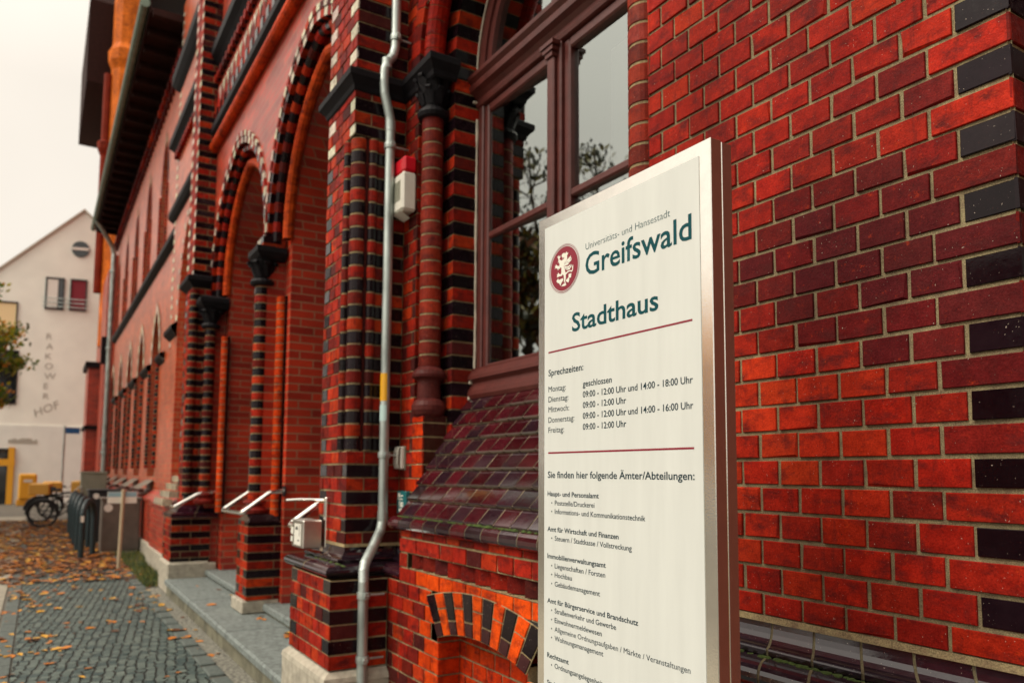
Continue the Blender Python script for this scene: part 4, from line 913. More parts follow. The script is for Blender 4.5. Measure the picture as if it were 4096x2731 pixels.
# handrails
def rail(label, paths, plates, loc):
    t = thing('handrail', label, 'handrail', loc, 'stainless steel handrails at the entrance steps')
    for p in paths: mb = MB(); mb.tube(p, .019, 12); mb.build('rail', M['steel'], t)
    for x, y, z in plates: mb = MB(); mb.cyl((x, y, z), (x, y+.012, z), .05, n=16); mb.build('wall_plate', M['blackp'], t)
    return t
def rp(pts):
    o = []
    for i, p in enumerate(pts):
        if 0 < i < len(pts)-1:
            a, b, c = Vector(pts[i-1]), Vector(p), Vector(pts[i+1]); da, dc = (a-b).normalized()*.035, (c-b).normalized()*.035
            for f in (0, .25, .5, .75, 1): o.append(tuple((b+da)*(1-f)**2+b*2*f*(1-f)+(b+dc)*f*f))
        else: o.append(p)
    return o
rail('bent steel handrail looping round the middle column of the entrance', [rp([(-5.30, .118, 1.275), (-5.30, -.006, 1.268), (-5.30, -.258, 1.082), (-5.90, -.30, 1.082), (-5.90, -.03, 1.268), (-5.90, .118, 1.275)])], [(-5.30, .107, 1.275), (-5.90, .107, 1.275)], (-5.57, -.1, 1))
rail('short bent steel handrail beside the far entrance buttress', [rp([(-8.0, .118, 1.215), (-8.0, -.15, 1.185), (-8.0, -.42, 1.03), (-8.12, -.44, 1.03)])], [(-8.0, .107, 1.215)], (-8, -.1, 1))
rail('slanted steel handrail end behind the wall ashtray at the near buttress', [rp([(-3.12, .118, 1.26), (-3.12, -.28, 1.25), (-3.12, -.46, 1.12), (-3.02, -.465, 1.115)])], [(-3.12, .107, 1.26)], (-3.1, -.1, 1))
# steps
def step(label, x0, x1, y0, y1, z0, z1):
    t = thing('stone_step', label, 'step', ((x0+x1)/2, (y0+y1)/2, z0))
    mb = MB(); n_ = 3
    for k in range(n_): mb.box(x0+(x1-x0)*k/n_+(.003 if k else 0), x0+(x1-x0)*(k+1)/n_-(.003 if k < n_-1 else 0), y0+rnd.uniform(-.004, .004), y1, z1-.07, z1+rnd.uniform(-.003, .001), bev=.014)
    mb.build('tread', M['granite'], t)
    mb = MB(); mb.box(x0+.01, x1-.01, y0+.03, y1, z0, z1-.0705); mb.build('riser', mat('blotchy_riser', (.13, .125, .085), .85, 0, noise=.6, nscale=7, bump=.4, bscale=40), t)  # riser slightly darker than the tread, with random blotches
step('lower long granite step along the pavement before the entrance', -8.06, -3.02, -.49, .02, .0, .185)
step('upper granite step and landing under the entrance arches', -8.15, -2.97, -.03, .62, .0, .27)
# ------------------------------------------------------------------ SIGN
sg = thing('information_sign', 'tall steel information stele with white panel of teal office hours', 'sign', (.24, -.67, 0))
SX0, SX1, SY = -.065, .537, -.70
mb = MB(); mb.box(SX0, SX1, SY, SY+.031, .02, 2.124, bev=.0015); fr = mb.build('front_tray', M['steel'], sg)
mb = MB(); mb.box(SX0+.001, SX1-.001, SY+.0325, SY+.062, .0, 2.122, bev=.0015); mb.build('rear_tray', M['steel'], sg)
mb = MB(); mb.box(SX0+.004, SX1-.0018, SY+.031, SY+.0325, .02, 2.12); mb.build('seam', M['leafyellow'], sg)
mb = MB(); mb.box(-.035, .5065, SY-.0012, SY+.001, .06, 2.095); pn = mb.build('panel', M['panel'], sg)
YT = SY-.0016
def text(body, x, z, xr=None, size=.0, cap=.0, m=M['tealdark'], bold=0.0, name='lettering', y=YT, parent=pn, rot=None, italic=0.0, align='LEFT'):
    cu = bpy.data.curves.new('t', 'FONT'); cu.body = body; cu.size = 1.0; cu.offset = bold; cu.shear = italic; cu.resolution_u = 3
    ob = bpy.data.objects.new('t', cu); S.collection.objects.link(ob)
    dg = bpy.context.evaluated_depsgraph_get(); me = bpy.data.meshes.new_from_object(ob.evaluated_get(dg)); bpy.data.objects.remove(ob)
    xs = [v.co.x for v in me.vertices]; x0, x1 = min(xs), max(xs)
    sy = cap/.73; sx = (xr-x)/(x1-x0) if xr else sy
    for v in me.vertices:
        u, w = (v.co.x-x0)*sx, v.co.y*sy
        if rot: v.co = rot(u, w)
        else: v.co = (x+u, y, z+w)
    me.name = name; me.materials.clear(); me.materials.append(m); me.update()
    o = bpy.data.objects.new(name, me); S.collection.objects.link(o)
    if parent: o.parent = parent; o.matrix_parent_inverse = parent.matrix_world.inverted()
    return o
tx = lambda b, x, z, xr, cap, bold=0.0, m=M['tealdark']: text(b, x, z, xr, cap=cap, bold=bold, m=m)
tx('Universitäts- und Hansestadt', .138, 1.9935, .4245, .0172, -.012, M['teal']); tx('Greifswald', .137, 1.929, .485, .0560, .012, M['teal']); tx('Stadthaus', .083, 1.800, .387, .0475, .016, M['teal'])
tx('Sprechzeiten:', -.017, 1.699, .128, .0172, .012)
for b, z, xr in (('Montag:', 1.6575, .057), ('Dienstag:', 1.631, .068), ('Mittwoch:', 1.605, .071), ('Donnerstag:', 1.578, .092), ('Freitag:', 1.552, .050)): tx(b, -.017, z, xr, .0152, 0)
for b, z, xr in (('geschlossen', 1.658, .233), ('09:00 - 12:00 Uhr und 14:00 - 18:00 Uhr', 1.632, .483), ('09:00 - 12:00 Uhr', 1.606, .282), ('09:00 - 12:00 Uhr und 14:00 - 16:00 Uhr', 1.580, .483), ('09:00 - 12:00 Uhr', 1.5535, .282)): tx(b, .126, z, xr, .0155, .010)
tx('Sie finden hier folgende Ämter/Abteilungen:', -.019, 1.437, .484, .0172, .012)
for b, z, xr in (('Haupt- und Personalamt', 1.391, .185), ('Amt für Wirtschaft und Finanzen', 1.302, .254), ('Immobilienverwaltungsamt', 1.234, .209), ('Amt für Bürgerservice und Brandschutz', 1.123, .316), ('Rechtsamt', .988, .069), ('Stadt', .921, .020)): tx(b, -.020, z, xr, .0125, .016)
for b, z, xr in (('Poststelle/Druckerei', 1.3685, .169), ('Informations- und Kommunikationstechnik', 1.347, .341), ('Steuern / Stadtkasse / Vollstreckung', 1.280, .297), ('Liegenschaften / Forsten', 1.2115, .207), ('Hochbau', 1.1895, .082), ('Gebäudemanagement', 1.167, .188), ('Straßenverkehr und Gewerbe', 1.101, .244), ('Einwohnermeldewesen', 1.078, .194), ('Allgemeine Ordnungsaufgaben / Märkte / Veranstaltungen', 1.056, .466), ('Wohnungsmanagement', 1.034, .199), ('Ordnungsangelegenheiten', .967, .215)):
    tx(b, .0115, z, xr, .0128, 0 if 'M' in b else .006)
    d = MB(); d.face([(-.0015+.0021*math.cos(2*PI*k/10), YT, z+.0052+.0021*math.sin(2*PI*k/10)) for k in range(10)]); d.build('bullet', M['tealdark'], pn)
for z in (1.7605, 1.5005): d = MB(); d.box(-.0175, .4835, YT, YT+.0005, z-.0021, z+.0021); d.build('rule', M['crimson'], pn)
ex, ez = .050, 1.968
def ell(rx, rz, y, n=48): return [(ex+rx*math.cos(2*PI*k/n), y, ez+rz*math.sin(2*PI*k/n)) for k in range(n)]
em = MB(); em.face(ell(.0575, .0565, YT)); eo = em.build('emblem', M['crimson'], pn)
rg = MB()
for r0, r1 in ((.0600, .0616), (.0636, .0645)):
    for k in range(48):
        t0, t1 = 2*PI*k/48, 2*PI*(k+1)/48; rg.face([(ex+r*math.cos(t), YT, ez+r*.975*math.sin(t)) for r, t in ((r0, t0), (r1, t0), (r1, t1), (r0, t1))])
rg.build('emblem_ring', M['crimson'], eo)
POLY = {'head': [(0.041, 2.0), (0.04, 2.005), (0.044, 2.008), (0.05, 2.009), (0.056, 2.006), (0.059, 2.008), (0.063, 2.01), (0.062, 2.006), (0.064, 2.005), (0.069, 2.005), (0.067, 2.002), (0.064, 2.0), (0.063, 1.997), (0.064, 1.993), (0.063, 1.993), (0.064, 1.989), (0.06, 1.989), (0.058, 1.987), (0.046, 1.988), (0.038, 1.991), (0.045, 1.992), (0.049, 1.993), (0.051, 1.996), (0.048, 1.998), (0.046, 1.994), (0.044, 1.994), (0.045, 1.998)], 'arm': [(0.022, 2.004), (0.022, 2.007), (0.026, 2.004), (0.027, 2.009), (0.03, 2.004), (0.035, 2.006), (0.034, 2.0), (0.031, 1.999), (0.032, 1.994), (0.037, 1.994), (0.038, 1.991), (0.032, 1.984), (0.028, 1.987), (0.03, 1.991), (0.023, 1.989), (0.027, 1.994), (0.025, 2.001)], 'torso': [(0.038, 1.991), (0.058, 1.987), (0.053, 1.985), (0.051, 1.979), (0.05, 1.973), (0.053, 1.968), (0.055, 1.96), (0.058, 1.952), (0.058, 1.943), (0.056, 1.937), (0.053, 1.931), (0.05, 1.932), (0.05, 1.942), (0.049, 1.951), (0.044, 1.954), (0.039, 1.961), (0.039, 1.968), (0.04, 1.972), (0.034, 1.974), (0.031, 1.981), (0.033, 1.987)], 'arm2': [(0.01, 1.983), (0.015, 1.983), (0.016, 1.987), (0.021, 1.982), (0.03, 1.979), (0.031, 1.983), (0.033, 1.974), (0.033, 1.971), (0.027, 1.973), (0.025, 1.968), (0.022, 1.974), (0.016, 1.977), (0.009, 1.976), (0.014, 1.979)], 'leg': [(0.039, 1.961), (0.044, 1.955), (0.043, 1.952), (0.039, 1.951), (0.028, 1.952), (0.024, 1.951), (0.019, 1.952), (0.022, 1.955), (0.019, 1.959), (0.024, 1.959), (0.025, 1.964), (0.029, 1.959), (0.037, 1.956)], 'tail': [(0.052, 1.965), (0.058, 1.955), (0.065, 1.958), (0.074, 1.958), (0.083, 1.956), (0.085, 1.959), (0.084, 1.965), (0.088, 1.97), (0.089, 1.965), (0.088, 1.957), (0.084, 1.952), (0.074, 1.955), (0.066, 1.954), (0.06, 1.951), (0.056, 1.952)], 'w1': [(0.053, 1.988), (0.064, 1.988), (0.071, 1.991), (0.073, 1.994), (0.075, 1.99), (0.07, 1.986), (0.06, 1.985), (0.053, 1.985)], 'w2': [(0.053, 1.984), (0.065, 1.985), (0.074, 1.988), (0.078, 1.996), (0.08, 1.989), (0.074, 1.983), (0.064, 1.982), (0.052, 1.982)], 'w3': [(0.052, 1.981), (0.065, 1.981), (0.077, 1.984), (0.083, 1.989), (0.081, 1.982), (0.073, 1.979), (0.063, 1.978), (0.052, 1.979)], 'w4': [(0.051, 1.978), (0.063, 1.978), (0.074, 1.977), (0.067, 1.974), (0.058, 1.974), (0.051, 1.975)], 'w5': [(0.051, 1.975), (0.06, 1.971), (0.07, 1.97), (0.078, 1.973), (0.077, 1.968), (0.069, 1.966), (0.059, 1.968), (0.052, 1.972)], 'w6': [(0.052, 1.971), (0.062, 1.966), (0.074, 1.965), (0.084, 1.972), (0.081, 1.965), (0.073, 1.962), (0.064, 1.964), (0.055, 1.967)], 'w7': [(0.055, 1.966), (0.064, 1.963), (0.077, 1.963), (0.074, 1.96), (0.064, 1.961), (0.057, 1.964)], 'base': [(0.039, 1.924), (0.044, 1.927), (0.05, 1.929), (0.053, 1.929), (0.057, 1.933), (0.059, 1.926), (0.061, 1.924), (0.055, 1.922)], 'leaf1': [(0.018, 1.942), (0.026, 1.948), (0.028, 1.943), (0.046, 1.944), (0.048, 1.939), (0.039, 1.932), (0.036, 1.926), (0.03, 1.934), (0.024, 1.936)], 'leaf2': [(0.057, 1.935), (0.07, 1.941), (0.07, 1.949), (0.082, 1.949), (0.08, 1.938), (0.073, 1.939), (0.073, 1.933), (0.069, 1.927), (0.06, 1.933)]}
gf = MB()
for k, (nme, q) in enumerate(POLY.items()): gf.face([(x, YT-.0003-.00003*k, z) for x, z in q])
gf.build('emblem_griffin', M['white_print'], eo)
# ------------------------------------------------------------------ GROUND
def struct(name, mb, m): o = mb.build(name, m); o['kind'] = 'structure'; return o
def cobble_material():
    m = bpy.data.materials.new('cobbles'); m.use_nodes = True; t = m.node_tree; b = t.nodes['Principled BSDF']; L = t.links.new
    tc = t.nodes.new('ShaderNodeTexCoord'); mp = t.nodes.new('ShaderNodeMapping'); mp.inputs['Scale'].default_value = (18, 14.5, 1); mp.inputs['Rotation'].default_value = (0, 0, .12); L(tc.outputs['Object'], mp.inputs[0])
    v = t.nodes.new('ShaderNodeTexVoronoi'); v.feature = 'DISTANCE_TO_EDGE'; v.inputs['Scale'].default_value = 1; v.inputs['Randomness'].default_value = .4; L(mp.outputs[0], v.inputs['Vector'])
    v2 = t.nodes.new('ShaderNodeTexVoronoi'); v2.inputs['Scale'].default_value = 1; v2.inputs['Randomness'].default_value = .4; L(mp.outputs[0], v2.inputs['Vector'])
    rp_ = t.nodes.new('ShaderNodeMapRange'); rp_.inputs[1].default_value = .02; rp_.inputs[2].default_value = .16; L(v.outputs['Distance'], rp_.inputs[0])
    sp = t.nodes.new('ShaderNodeSeparateColor'); L(v2.outputs['Color'], sp.inputs[0])
    cr = t.nodes.new('ShaderNodeMixRGB'); L(sp.outputs[0], cr.inputs[0]); cr.inputs[1].default_value = (.032, .066, .066, 1); cr.inputs[2].default_value = (.15, .195, .17, 1)
    mx = t.nodes.new('ShaderNodeMixRGB'); L(rp_.outputs[0], mx.inputs[0]); mx.inputs[1].default_value = (.012, .022, .018, 1); L(cr.outputs[0], mx.inputs[2]); L(mx.outputs[0], b.inputs['Base Color'])
    b.inputs['Roughness'].default_value = .55
    bp = t.nodes.new('ShaderNodeBump'); bp.inputs['Strength'].default_value = 1; bp.inputs['Distance'].default_value = .03; L(rp_.outputs[0], bp.inputs['Height']); L(bp.outputs[0], b.inputs['Normal'])
    return m
MC = cobble_material()
g = MB(); g.face([(-400, -400, -.008), (400, -400, -.008), (400, 400, -.008), (-400, 400, -.008)]); struct('ground', g, mat('street_paving', (.11, .105, .085), .8, 0, noise=.2, nscale=3))
g = MB(); g.face([(-24, -1.93, 0), (3, -1.93, 0), (3, -.72, 0), (-24, -.72, 0)]); struct('pavement', g, MC)
g = MB(); x = -26
slabm = mat('concrete_slab', (.27, .255, .20), .8, 0, noise=.18, nscale=5, bump=.2, bscale=90)
while x < 3:
    for y0, y1 in ((-4.3, -3.2), (-3.19, -2.09)): g.box(x+.004, x+.746, y0, y1, -.02, .004+rnd.uniform(-.001, .001))
    x += .75
struct('paving_slabs', g, slabm)
g = MB(); x = -24
while x < 3:
    g.box(x+.006, x+.34, -2.06, -1.94, -.02, .006+rnd.uniform(-.002, .002), bev=.006); g.box(x+.008, x+.28, -.715, -.60, -.02, .010+rnd.uniform(-.003, .003), bev=.008); x += .35
struct('edging_stones', g, mat('edging_granite', (.085, .105, .095), .7, 0, noise=.35, nscale=30, bump=.3, bscale=80))
g = MB(); g.face([(-8.7, -.60, .003), (3, -.60, .003), (3, -.1, .003), (-8.7, -.1, .003)]); struct('gutter_strip', g, mat('pale_pebbles', (.20, .195, .16), .8, 0, noise=.95, nscale=38, bump=1.0, bscale=90, dist=.02))
g = MB(); g.face([(-26, -.60, .005), (-8.72, -.60, .005), (-8.72, -.15, .005), (-26, -.15, .005)]); struct('earth_bed', g, mat('soil', (.04, .04, .022), .9, 0, noise=.5, nscale=20))
gr = MB()
for k in range(5200):
    x = -8.8-12*rnd.random()**1.3; y = rnd.uniform(-.62, -.2); h = rnd.uniform(.03, .09); t = rnd.uniform(0, PI); w = .006; d = (math.cos(t)*w, math.sin(t)*w)
    gr.face([(x-d[0], y-d[1], .004), (x+d[0], y+d[1], .004), (x+rnd.uniform(-.03, .03), y+rnd.uniform(-.03, .03), h)], mi=0 if rnd.random() < .7 else 1)
o = gr.build('grass', [mat('grass_green', (.045, .085, .018), .7), M['leafolive']]); tag(o, 'green grass growing along the foot of the brick wing', 'grass', kind='stuff')
def leaf_shape(b, x, y, z, s_, ang, mi=0):
    n = 9; cu = rnd.uniform(.1, .45); tl_ = rnd.uniform(-.25, .25)
    pts = []
    for sg_ in (1, -1):
        for k in range(n):
            t = k/(n-1); u = (t-.5)*2*s_ if sg_ > 0 else (.5-t)*2*s_
            tt = (u/(2*s_)+.5); w = math.sin(PI*min(1, tt*1.05))**.7*s_*.62*(1+.18*math.sin(tt*19))
            pts.append((u, sg_*w))
    ca, sa = math.cos(ang), math.sin(ang); mid = []
    P = [(x+u*ca-v*sa, y+u*sa+v*ca, z+.003+abs(v)*cu+max(0, u)*tl_*.6+abs(u)*cu*.3) for u, v in pts]
    m_ = [(x+u*ca, y+u*sa, z+.003+max(0, u)*tl_*.6+abs(u)*cu*.3) for u in [(k/(n-1)-.5)*2*s_ for k in range(n)]]
    for k in range(n-1):
        b.face([m_[k], m_[k+1], P[k+1], P[k]], mi=mi); b.face([m_[k+1], m_[k], P[2*n-1-k], P[2*n-2-k]], mi=mi)
lm = [M['leaforange'], M['leafyellow'], M['leafbrown']]
lt = MB()
for k in range(6800):
    x = -9.6-14*rnd.random()**1.15; y = rnd.uniform(-3.6, -.62)
    if x > -10.8 and rnd.random() < .55: continue
    leaf_shape(lt, x, y, .004+rnd.random()*.02, rnd.uniform(.035, .07), rnd.uniform(0, 6.28), rnd.choice((0, 1, 2, 2, 2, 2, 2, 0)))
o = lt.build('leaf_litter', lm); tag(o, 'thick carpet of brown and orange fallen leaves on the far pavement', 'leaf litter', kind='stuff')
lmesh = []
for k in range(9):
    b = MB(); leaf_shape(b, 0, 0, 0, 1.0, 0); me = b.build('fallen_leaf', lm[(0, 1, 0, 1, 2, 0, 1, 0, 2)[k]]); lmesh.append(me.data); bpy.data.objects.remove(me)
spots = []
for k in range(258):
    x = -3.4-6.8*rnd.random()**.8; y = rnd.uniform(-2.02, -.62)
    if rnd.random() < .40: y = -2.05+abs(rnd.gauss(0, .22))
    elif rnd.random() < .25: y = rnd.gauss(-.60, .05)
    if spots and rnd.random() < .35: x, y = spots[-1][0]+rnd.gauss(0, .10), spots[-1][1]+rnd.gauss(0, .08)
    y = min(max(y, -2.06), -.52)
    spots.append((x, y, .006, 'fallen autumn leaf lying flat on the grey cobbles', 'fallen leaves on the pavement'))
for x, y in ((-4.35, -.1), (-4.42, -.07), (-4.28, -.12), (-5.05, -.1), (-5.12, -.12), (-5.2, -.08), (-6.2, -.1), (-6.5, -.06), (-6.9, -.1), (-7.3, -.25), (-6.0, -.35)): spots.append((x, y, .188, 'fallen autumn leaf lying on the lower granite step', 'fallen leaves on the step'))
for k in range(30): spots.append((rnd.uniform(-9.5, -4), rnd.uniform(-2.7, -2.1), .008, 'fallen autumn leaf lying on the pale concrete slabs', 'fallen leaves on the slabs'))
for x, y, z, lb, gp in spots:
    o = bpy.data.objects.new('fallen_leaf', rnd.choice(lmesh)); S.collection.objects.link(o); s_ = rnd.choice((rnd.uniform(.02, .035), rnd.uniform(.03, .055)))
    o.location = (x, y, z); o.scale = (s_, s_, s_); o.rotation_euler = (rnd.uniform(-.15, .15), rnd.uniform(-.15, .15), rnd.uniform(0, 6.28)); tag(o, lb, 'leaf', gp)
# ------------------------------------------------------------------ street furniture
sp_ = thing('sign_post', 'low leaning wooden post with a small pale blue and white board', 'sign', (-10.9, -.73, 0))
mb = MB(); mb.cyl((-10.9, -.735, 0), (-10.9, -.715, 1.17), .026, n=12); mb.build('post', M['polewood'], sp_)
mb = MB(); mb.box(-10.93, -10.922, -.925, -.525, .965, 1.135); bo = mb.build('board', M['white_print'], sp_)
mb = MB(); mb.box(-10.9215, -10.9195, -.92, -.53, 1.06, 1.13); mb.build('board_band', M['lightblue'], bo)
rk = None
for k in range(5):
    x = -12.55-1.35*k
    if k == 0:
        rk = thing('bicycle_rack', 'nearest dark green bicycle stand with a white sticker on its leg', 'bicycle stand', (x, -1.0, 0), 'dark green bicycle stands along the pavement')
        A, B = Vector((x, -1.165, 0)), Vector((x-.50, -.965, 0)); dv = (B-A); Z = Vector((0, 0, 1))
        mb = MB(); mb.tube([A, A+Z*.66]+[A+dv*(.5-.5*math.cos(t))+Z*(.66+.28*math.sin(t)) for t in [PI*i/12 for i in range(1, 12)]]+[B+Z*.66, B], .047, 12); mb.build('hoop', M['darkgreen'], rk)
        mb = MB()
        for q in (A, B): mb.box(q.x-.08, q.x+.08, q.y-.08, q.y+.08, -.005, .012)
        mb.build('foot_plate', M['darkgreen'], rk)
        mb = MB(); mb.box(x+.046, x+.0495, -1.19, -1.14, .60, .70); mb.build('sticker', M['paper'], rk)
    else:
        o = dup(rk); o.location.x = x
        o['label'] = ['', 'second dark green bicycle stand from the post sign', 'third dark green bicycle stand from the post sign', 'fourth dark green bicycle stand from the post sign', 'farthest dark green bicycle stand beside the parked bicycles'][k]
        for ch in list(o.children):
            if ch.name.startswith('sticker'): bpy.data.objects.remove(ch)
def bicycle(label, x, y, rot, basket=None, tilt=.12):
    t = thing('bicycle', label, 'bicycle', (0, 0, 0), 'bicycles parked at the stands')
    for wx in (-.52, .52):
        mb = MB(); mb.tube([(wx+.33*math.cos(2*PI*k/28), 0, .345+.33*math.sin(2*PI*k/28)) for k in range(28)], .024, 8, closed=True); w = mb.build('wheel', M['rubber'], t)
        mb = MB(); mb.tube([(wx+.30*math.cos(2*PI*k/28), 0, .345+.30*math.sin(2*PI*k/28)) for k in range(28)], .012, 6, closed=True)
        for k in range(12): mb.cyl((wx, 0, .345), (wx+.30*math.cos(2*PI*k/12), 0, .345+.30*math.sin(2*PI*k/12)), .003, n=4, caps=False)
        mb.cyl((wx, -.04, .345), (wx, .04, .345), .02, n=8); mb.build('rim', M['blackp'], w)
    mb = MB()
    for a, b in (((-.52, .345), (-.15, .30)), ((-.52, .345), (-.22, .80)), ((-.15, .30), (-.24, .92)), ((-.15, .30), (.36, .72)), ((-.22, .78), (.35, .82)), ((.52, .345), (.34, .90))): mb.cyl((a[0], 0, a[1]), (b[0], 0, b[1]), .018, n=8)
    mb.build('frame', M['blackp'], t)
    mb = MB(); mb.box(-.36, -.12, -.07, .07, .93, .99, bev=.025); mb.build('saddle', M['rubber'], t)
    mb = MB(); mb.tube([(.20, -.29, .98), (.30, -.2, 1.03), (.33, 0, 1.0), (.30, .2, 1.03), (.20, .29, .98)], .013, 8); mb.cyl((.34, 0, .88), (.33, 0, 1.0), .014, n=8); mb.build('handlebar', M['steel2'], t)
    mb = MB(); mb.tube([(-.52+.375*math.cos(a), 0, .345+.375*math.sin(a)) for a in [PI*.15+PI*.85*k/10 for k in range(11)]], .03, 6); mb.build('mudguard', M['blackp'], t)
    if basket:
        for x0, x1, z0 in (basket): mb = MB(); mb.box(x0, x1, -.22, .22, z0, z0+.30, bev=.02); mb.build('carrier_box', M['amber'], t)
        mb = MB(); mb.box(-.62, -.50, .225, .24, .75, .9); mb.build('reflector', M['paper'], t)
    t.location = (x, y, 0); t.rotation_euler = (tilt, 0, rot)
    return t
bicycle('black bicycle parked nearest with its front wheel on the leaves', -20.5, -1.16, math.radians(82))
bicycle('delivery bicycle with amber carrier boxes behind the stands', -22.6, -1.25, math.radians(75), [(-.75, -.25, .78), (.30, .75, .85)], .05)
bicycle('bicycle with amber box parked farthest, close to the brick wall', -24.8, -.95, math.radians(95), [(-.72, -.25, .80)], .05)
def cabinet(name, label, x0, x1, y0, y1, h, m, extra=None):
    t = thing(name, label, 'cabinet', ((x0+x1)/2, (y0+y1)/2, 0))
    mb = MB(); mb.box(x0, x1, y0, y1, .06, h-.05, bev=.012); bd = mb.build('body', m, t)
    mb = MB(); mb.box(x0-.02, x1+.02, y0-.02, y1+.02, h-.05, h, bev=.012); mb.build('lid', m, t)
    mb = MB(); mb.box(x0+.03, x1-.03, y0+.03, y1-.03, 0, .061); mb.build('base', M['stone'], t)
    mb = MB(); mb.box(x1+.0005, x1+.006, y0+.03, y1-.03, .12, h-.1); mb.cyl((x1+.006, y1-.08, h*.55), (x1+.02, y1-.08, h*.55), .018, n=8); mb.build('door', m, t)
    if extra: mb = MB(); mb.cyl((x1+.0065, extra[0], extra[1]), (x1+.008, extra[0], extra[1]), extra[2], n=20); mb.build('sticker', M['paper'], bd)
cabinet('utility_cabinet', 'brown utility cabinet with a round white sticker behind the post sign', -13.6, -13.15, -.84, -.22, .98, M['brownbox'], (-.74, .80, .07))
cabinet('rubbish_bin', 'dark rubbish bin with a small round sticker beside the wing wall', -15.6, -15.1, -.95, -.35, 1.08, M['blackp'], (-.82, .95, .055))
cabinet('utility_cabinet', 'tall grey green utility cabinet at the foot of the far drain pipe', -21.2, -20.6, -.85, -.25, 1.42, M['greybox'])
pb = thing('post_box', 'yellow post box standing before the pale gabled house', 'post box', (-34.6, -2.15, 0))
mb = MB(); mb.box(-34.9, -34.4, -2.5, -1.85, .25, 1.3, bev=.06); bd = mb.build('body', M['yellow'], pb)
mb = MB(); mb.box(-34.8, -34.5, -2.55, -1.8, 0, .25, bev=.02); mb.build('stand', M['yellow'], pb)
mb = MB(); mb.box(-34.399, -34.39, -2.32, -2.02, .95, 1.06); mb.build('slot_label', M['paper'], bd)
ps = thing('street_sign', 'thin pole with a blue street sign beside the far end of the brick wing', 'street sign', (-30, -.95, 0))
mb = MB(); mb.cyl((-30.5, -1.05, 0), (-30.5, -1.05, 3.1), .04, n=8); mb.build('pole', M['zinc'], ps); mb = MB(); mb.box(-30.53, -30.47, -1.04, -.55, 2.82, 3.04); mb.build('sign_blade', M['bluep'], ps)
# ------------------------------------------------------------------ gabled house at the street's end
gh = thing('gabled_house', 'cream gabled house with a round attic window and vertical lettering', 'house', (-36, -2, 0))
GX = -36.0; ga = [(-9, 0), (-9, 7.4), (-6.2, 7.75), (-.56, 13.0), (3.6, 9.0), (3.6, 0)]
mb = MB()
ops = []
mb.face([(GX, y, z) for y, z in ga]); mb.face([(GX-12, y, z) for y, z in ga])
wl = mb.build('wall', M['cream'], gh)
mb = MB(); mb.box(GX, GX+.05, -9, 3.6, 0, 3.35); mb.build('base_wall', M['creamlow'], gh)
mb = MB()
for (ya, za), (yb, zb) in zip(ga[1:-1], ga[2:]): mb.face([(GX+.1, ya, za+.06), (GX+.1, yb, zb+.06), (GX-12, yb, zb+.06), (GX-12, ya, za+.06)]); mb.face([(GX+.1, ya, za+.06), (GX+.1, yb, zb+.06), (GX+.1, yb, zb-.04), (GX+.1, ya, za-.04)])
mb.build('roof', mat('pale_verge', (.5, .45, .36), .7), gh)
def gwin(y0, y1, z0, z1, m, curt=None):
    f = MB(); 
    for a, b, c, d in ((y0, y1, z0-.06, z0), (y0, y1, z1, z1+.06), (y0-.05, y0, z0-.06, z1+.06), (y1, y1+.05, z0-.06, z1+.06)): f.box(GX, GX+.06, a, b, c, d)
    fo = f.build('window', M['darkwood'], gh); g_ = MB(); g_.face([(GX+.02, y0, z0), (GX+.02, y1, z0), (GX+.02, y1, z1), (GX+.02, y0, z1)]); g_.build('pane', m, fo)
    if curt: c_ = MB(); c_.box(GX+.021, GX+.035, *curt, z0+.02, z1-.02); c_.build('blind', M['whiter'], fo)
gwin(-1.89, -1.25, 8.5, 9.8, M['farglass'], (-1.87, -1.46)); gwin(-.93, -.36, 8.5, 9.8, M['redcurt']); gwin(-4.0, -2.86, 4.3, 6.5, M['farglass']); gwin(-4.4, -3.0, 7.3, 8.6, mat('pale_yellow_pane', (.86, .66, .36), .7))  # last window has an even pale yellow pane
mb = MB(); mb.cyl((GX, -.645, 11.22), (GX+.05, -.645, 11.22), .36, n=24); rw = mb.build('round_window', M['farglass'], gh); mb = MB(); mb.box(GX+.051, GX+.09, -.98, -.31, 11.17, 11.28); mb.build('glazing_bar', M['whiter'], rw)
mb = MB()
for z in (8.56, 8.74, 8.92): mb.cyl((GX+.15, -2.0, z), (GX+.15, -.2, z), .02, n=6)
mb.build('balcony_rail', M['zinc'], gh)
mb = MB(); mb.box(GX+.051, GX+.09, -5.5, -2.72, 0, 2.35); dr_ = mb.build('shop_door', M['farglass'], gh)
mb = MB(); mb.box(GX+.09, GX+.16, -5.5, -2.7, 1.62, 1.9); mb.box(GX+.09, GX+.15, -2.95, -2.72, 0, 1.63); mb.box(GX+.09, GX+.15, -3.5, -3.3, 0, 1.63); mb.box(GX+.091, GX+.15, -2.95, -2.72, 1.9, 2.4); mb.build('door_frame', M['yellow'], dr_)
lg = mat('grey_lettering', (.40, .37, .31), .6)
for k, ch in enumerate('RAKOWER'): text(ch, 0, 0, None, cap=.27, m=lg, bold=.0, parent=gh, rot=lambda u, w, k=k: (GX+.012, -1.80+u*1.15, 7.12-.435*k+w))
ca, sa = math.cos(.5), math.sin(.5)
text('HOF', 0, 0, None, cap=.34, m=lg, italic=.3, parent=gh, rot=lambda u, w: (GX+.012, -2.05+(u*ca-w*sa)*1.15, 3.72+u*sa+w*ca))
mb = MB(); y = -3.0   # dark shop lettering, too small and blurred to read
for k in range(11): h = rnd.uniform(.13, .24); mb.box(GX+.051, GX+.07, y, y+.075, 2.58, 2.58+h); y += .1
mb.build('shop_lettering', lg, gh)
gh.rotation_euler.z = math.radians(-12)
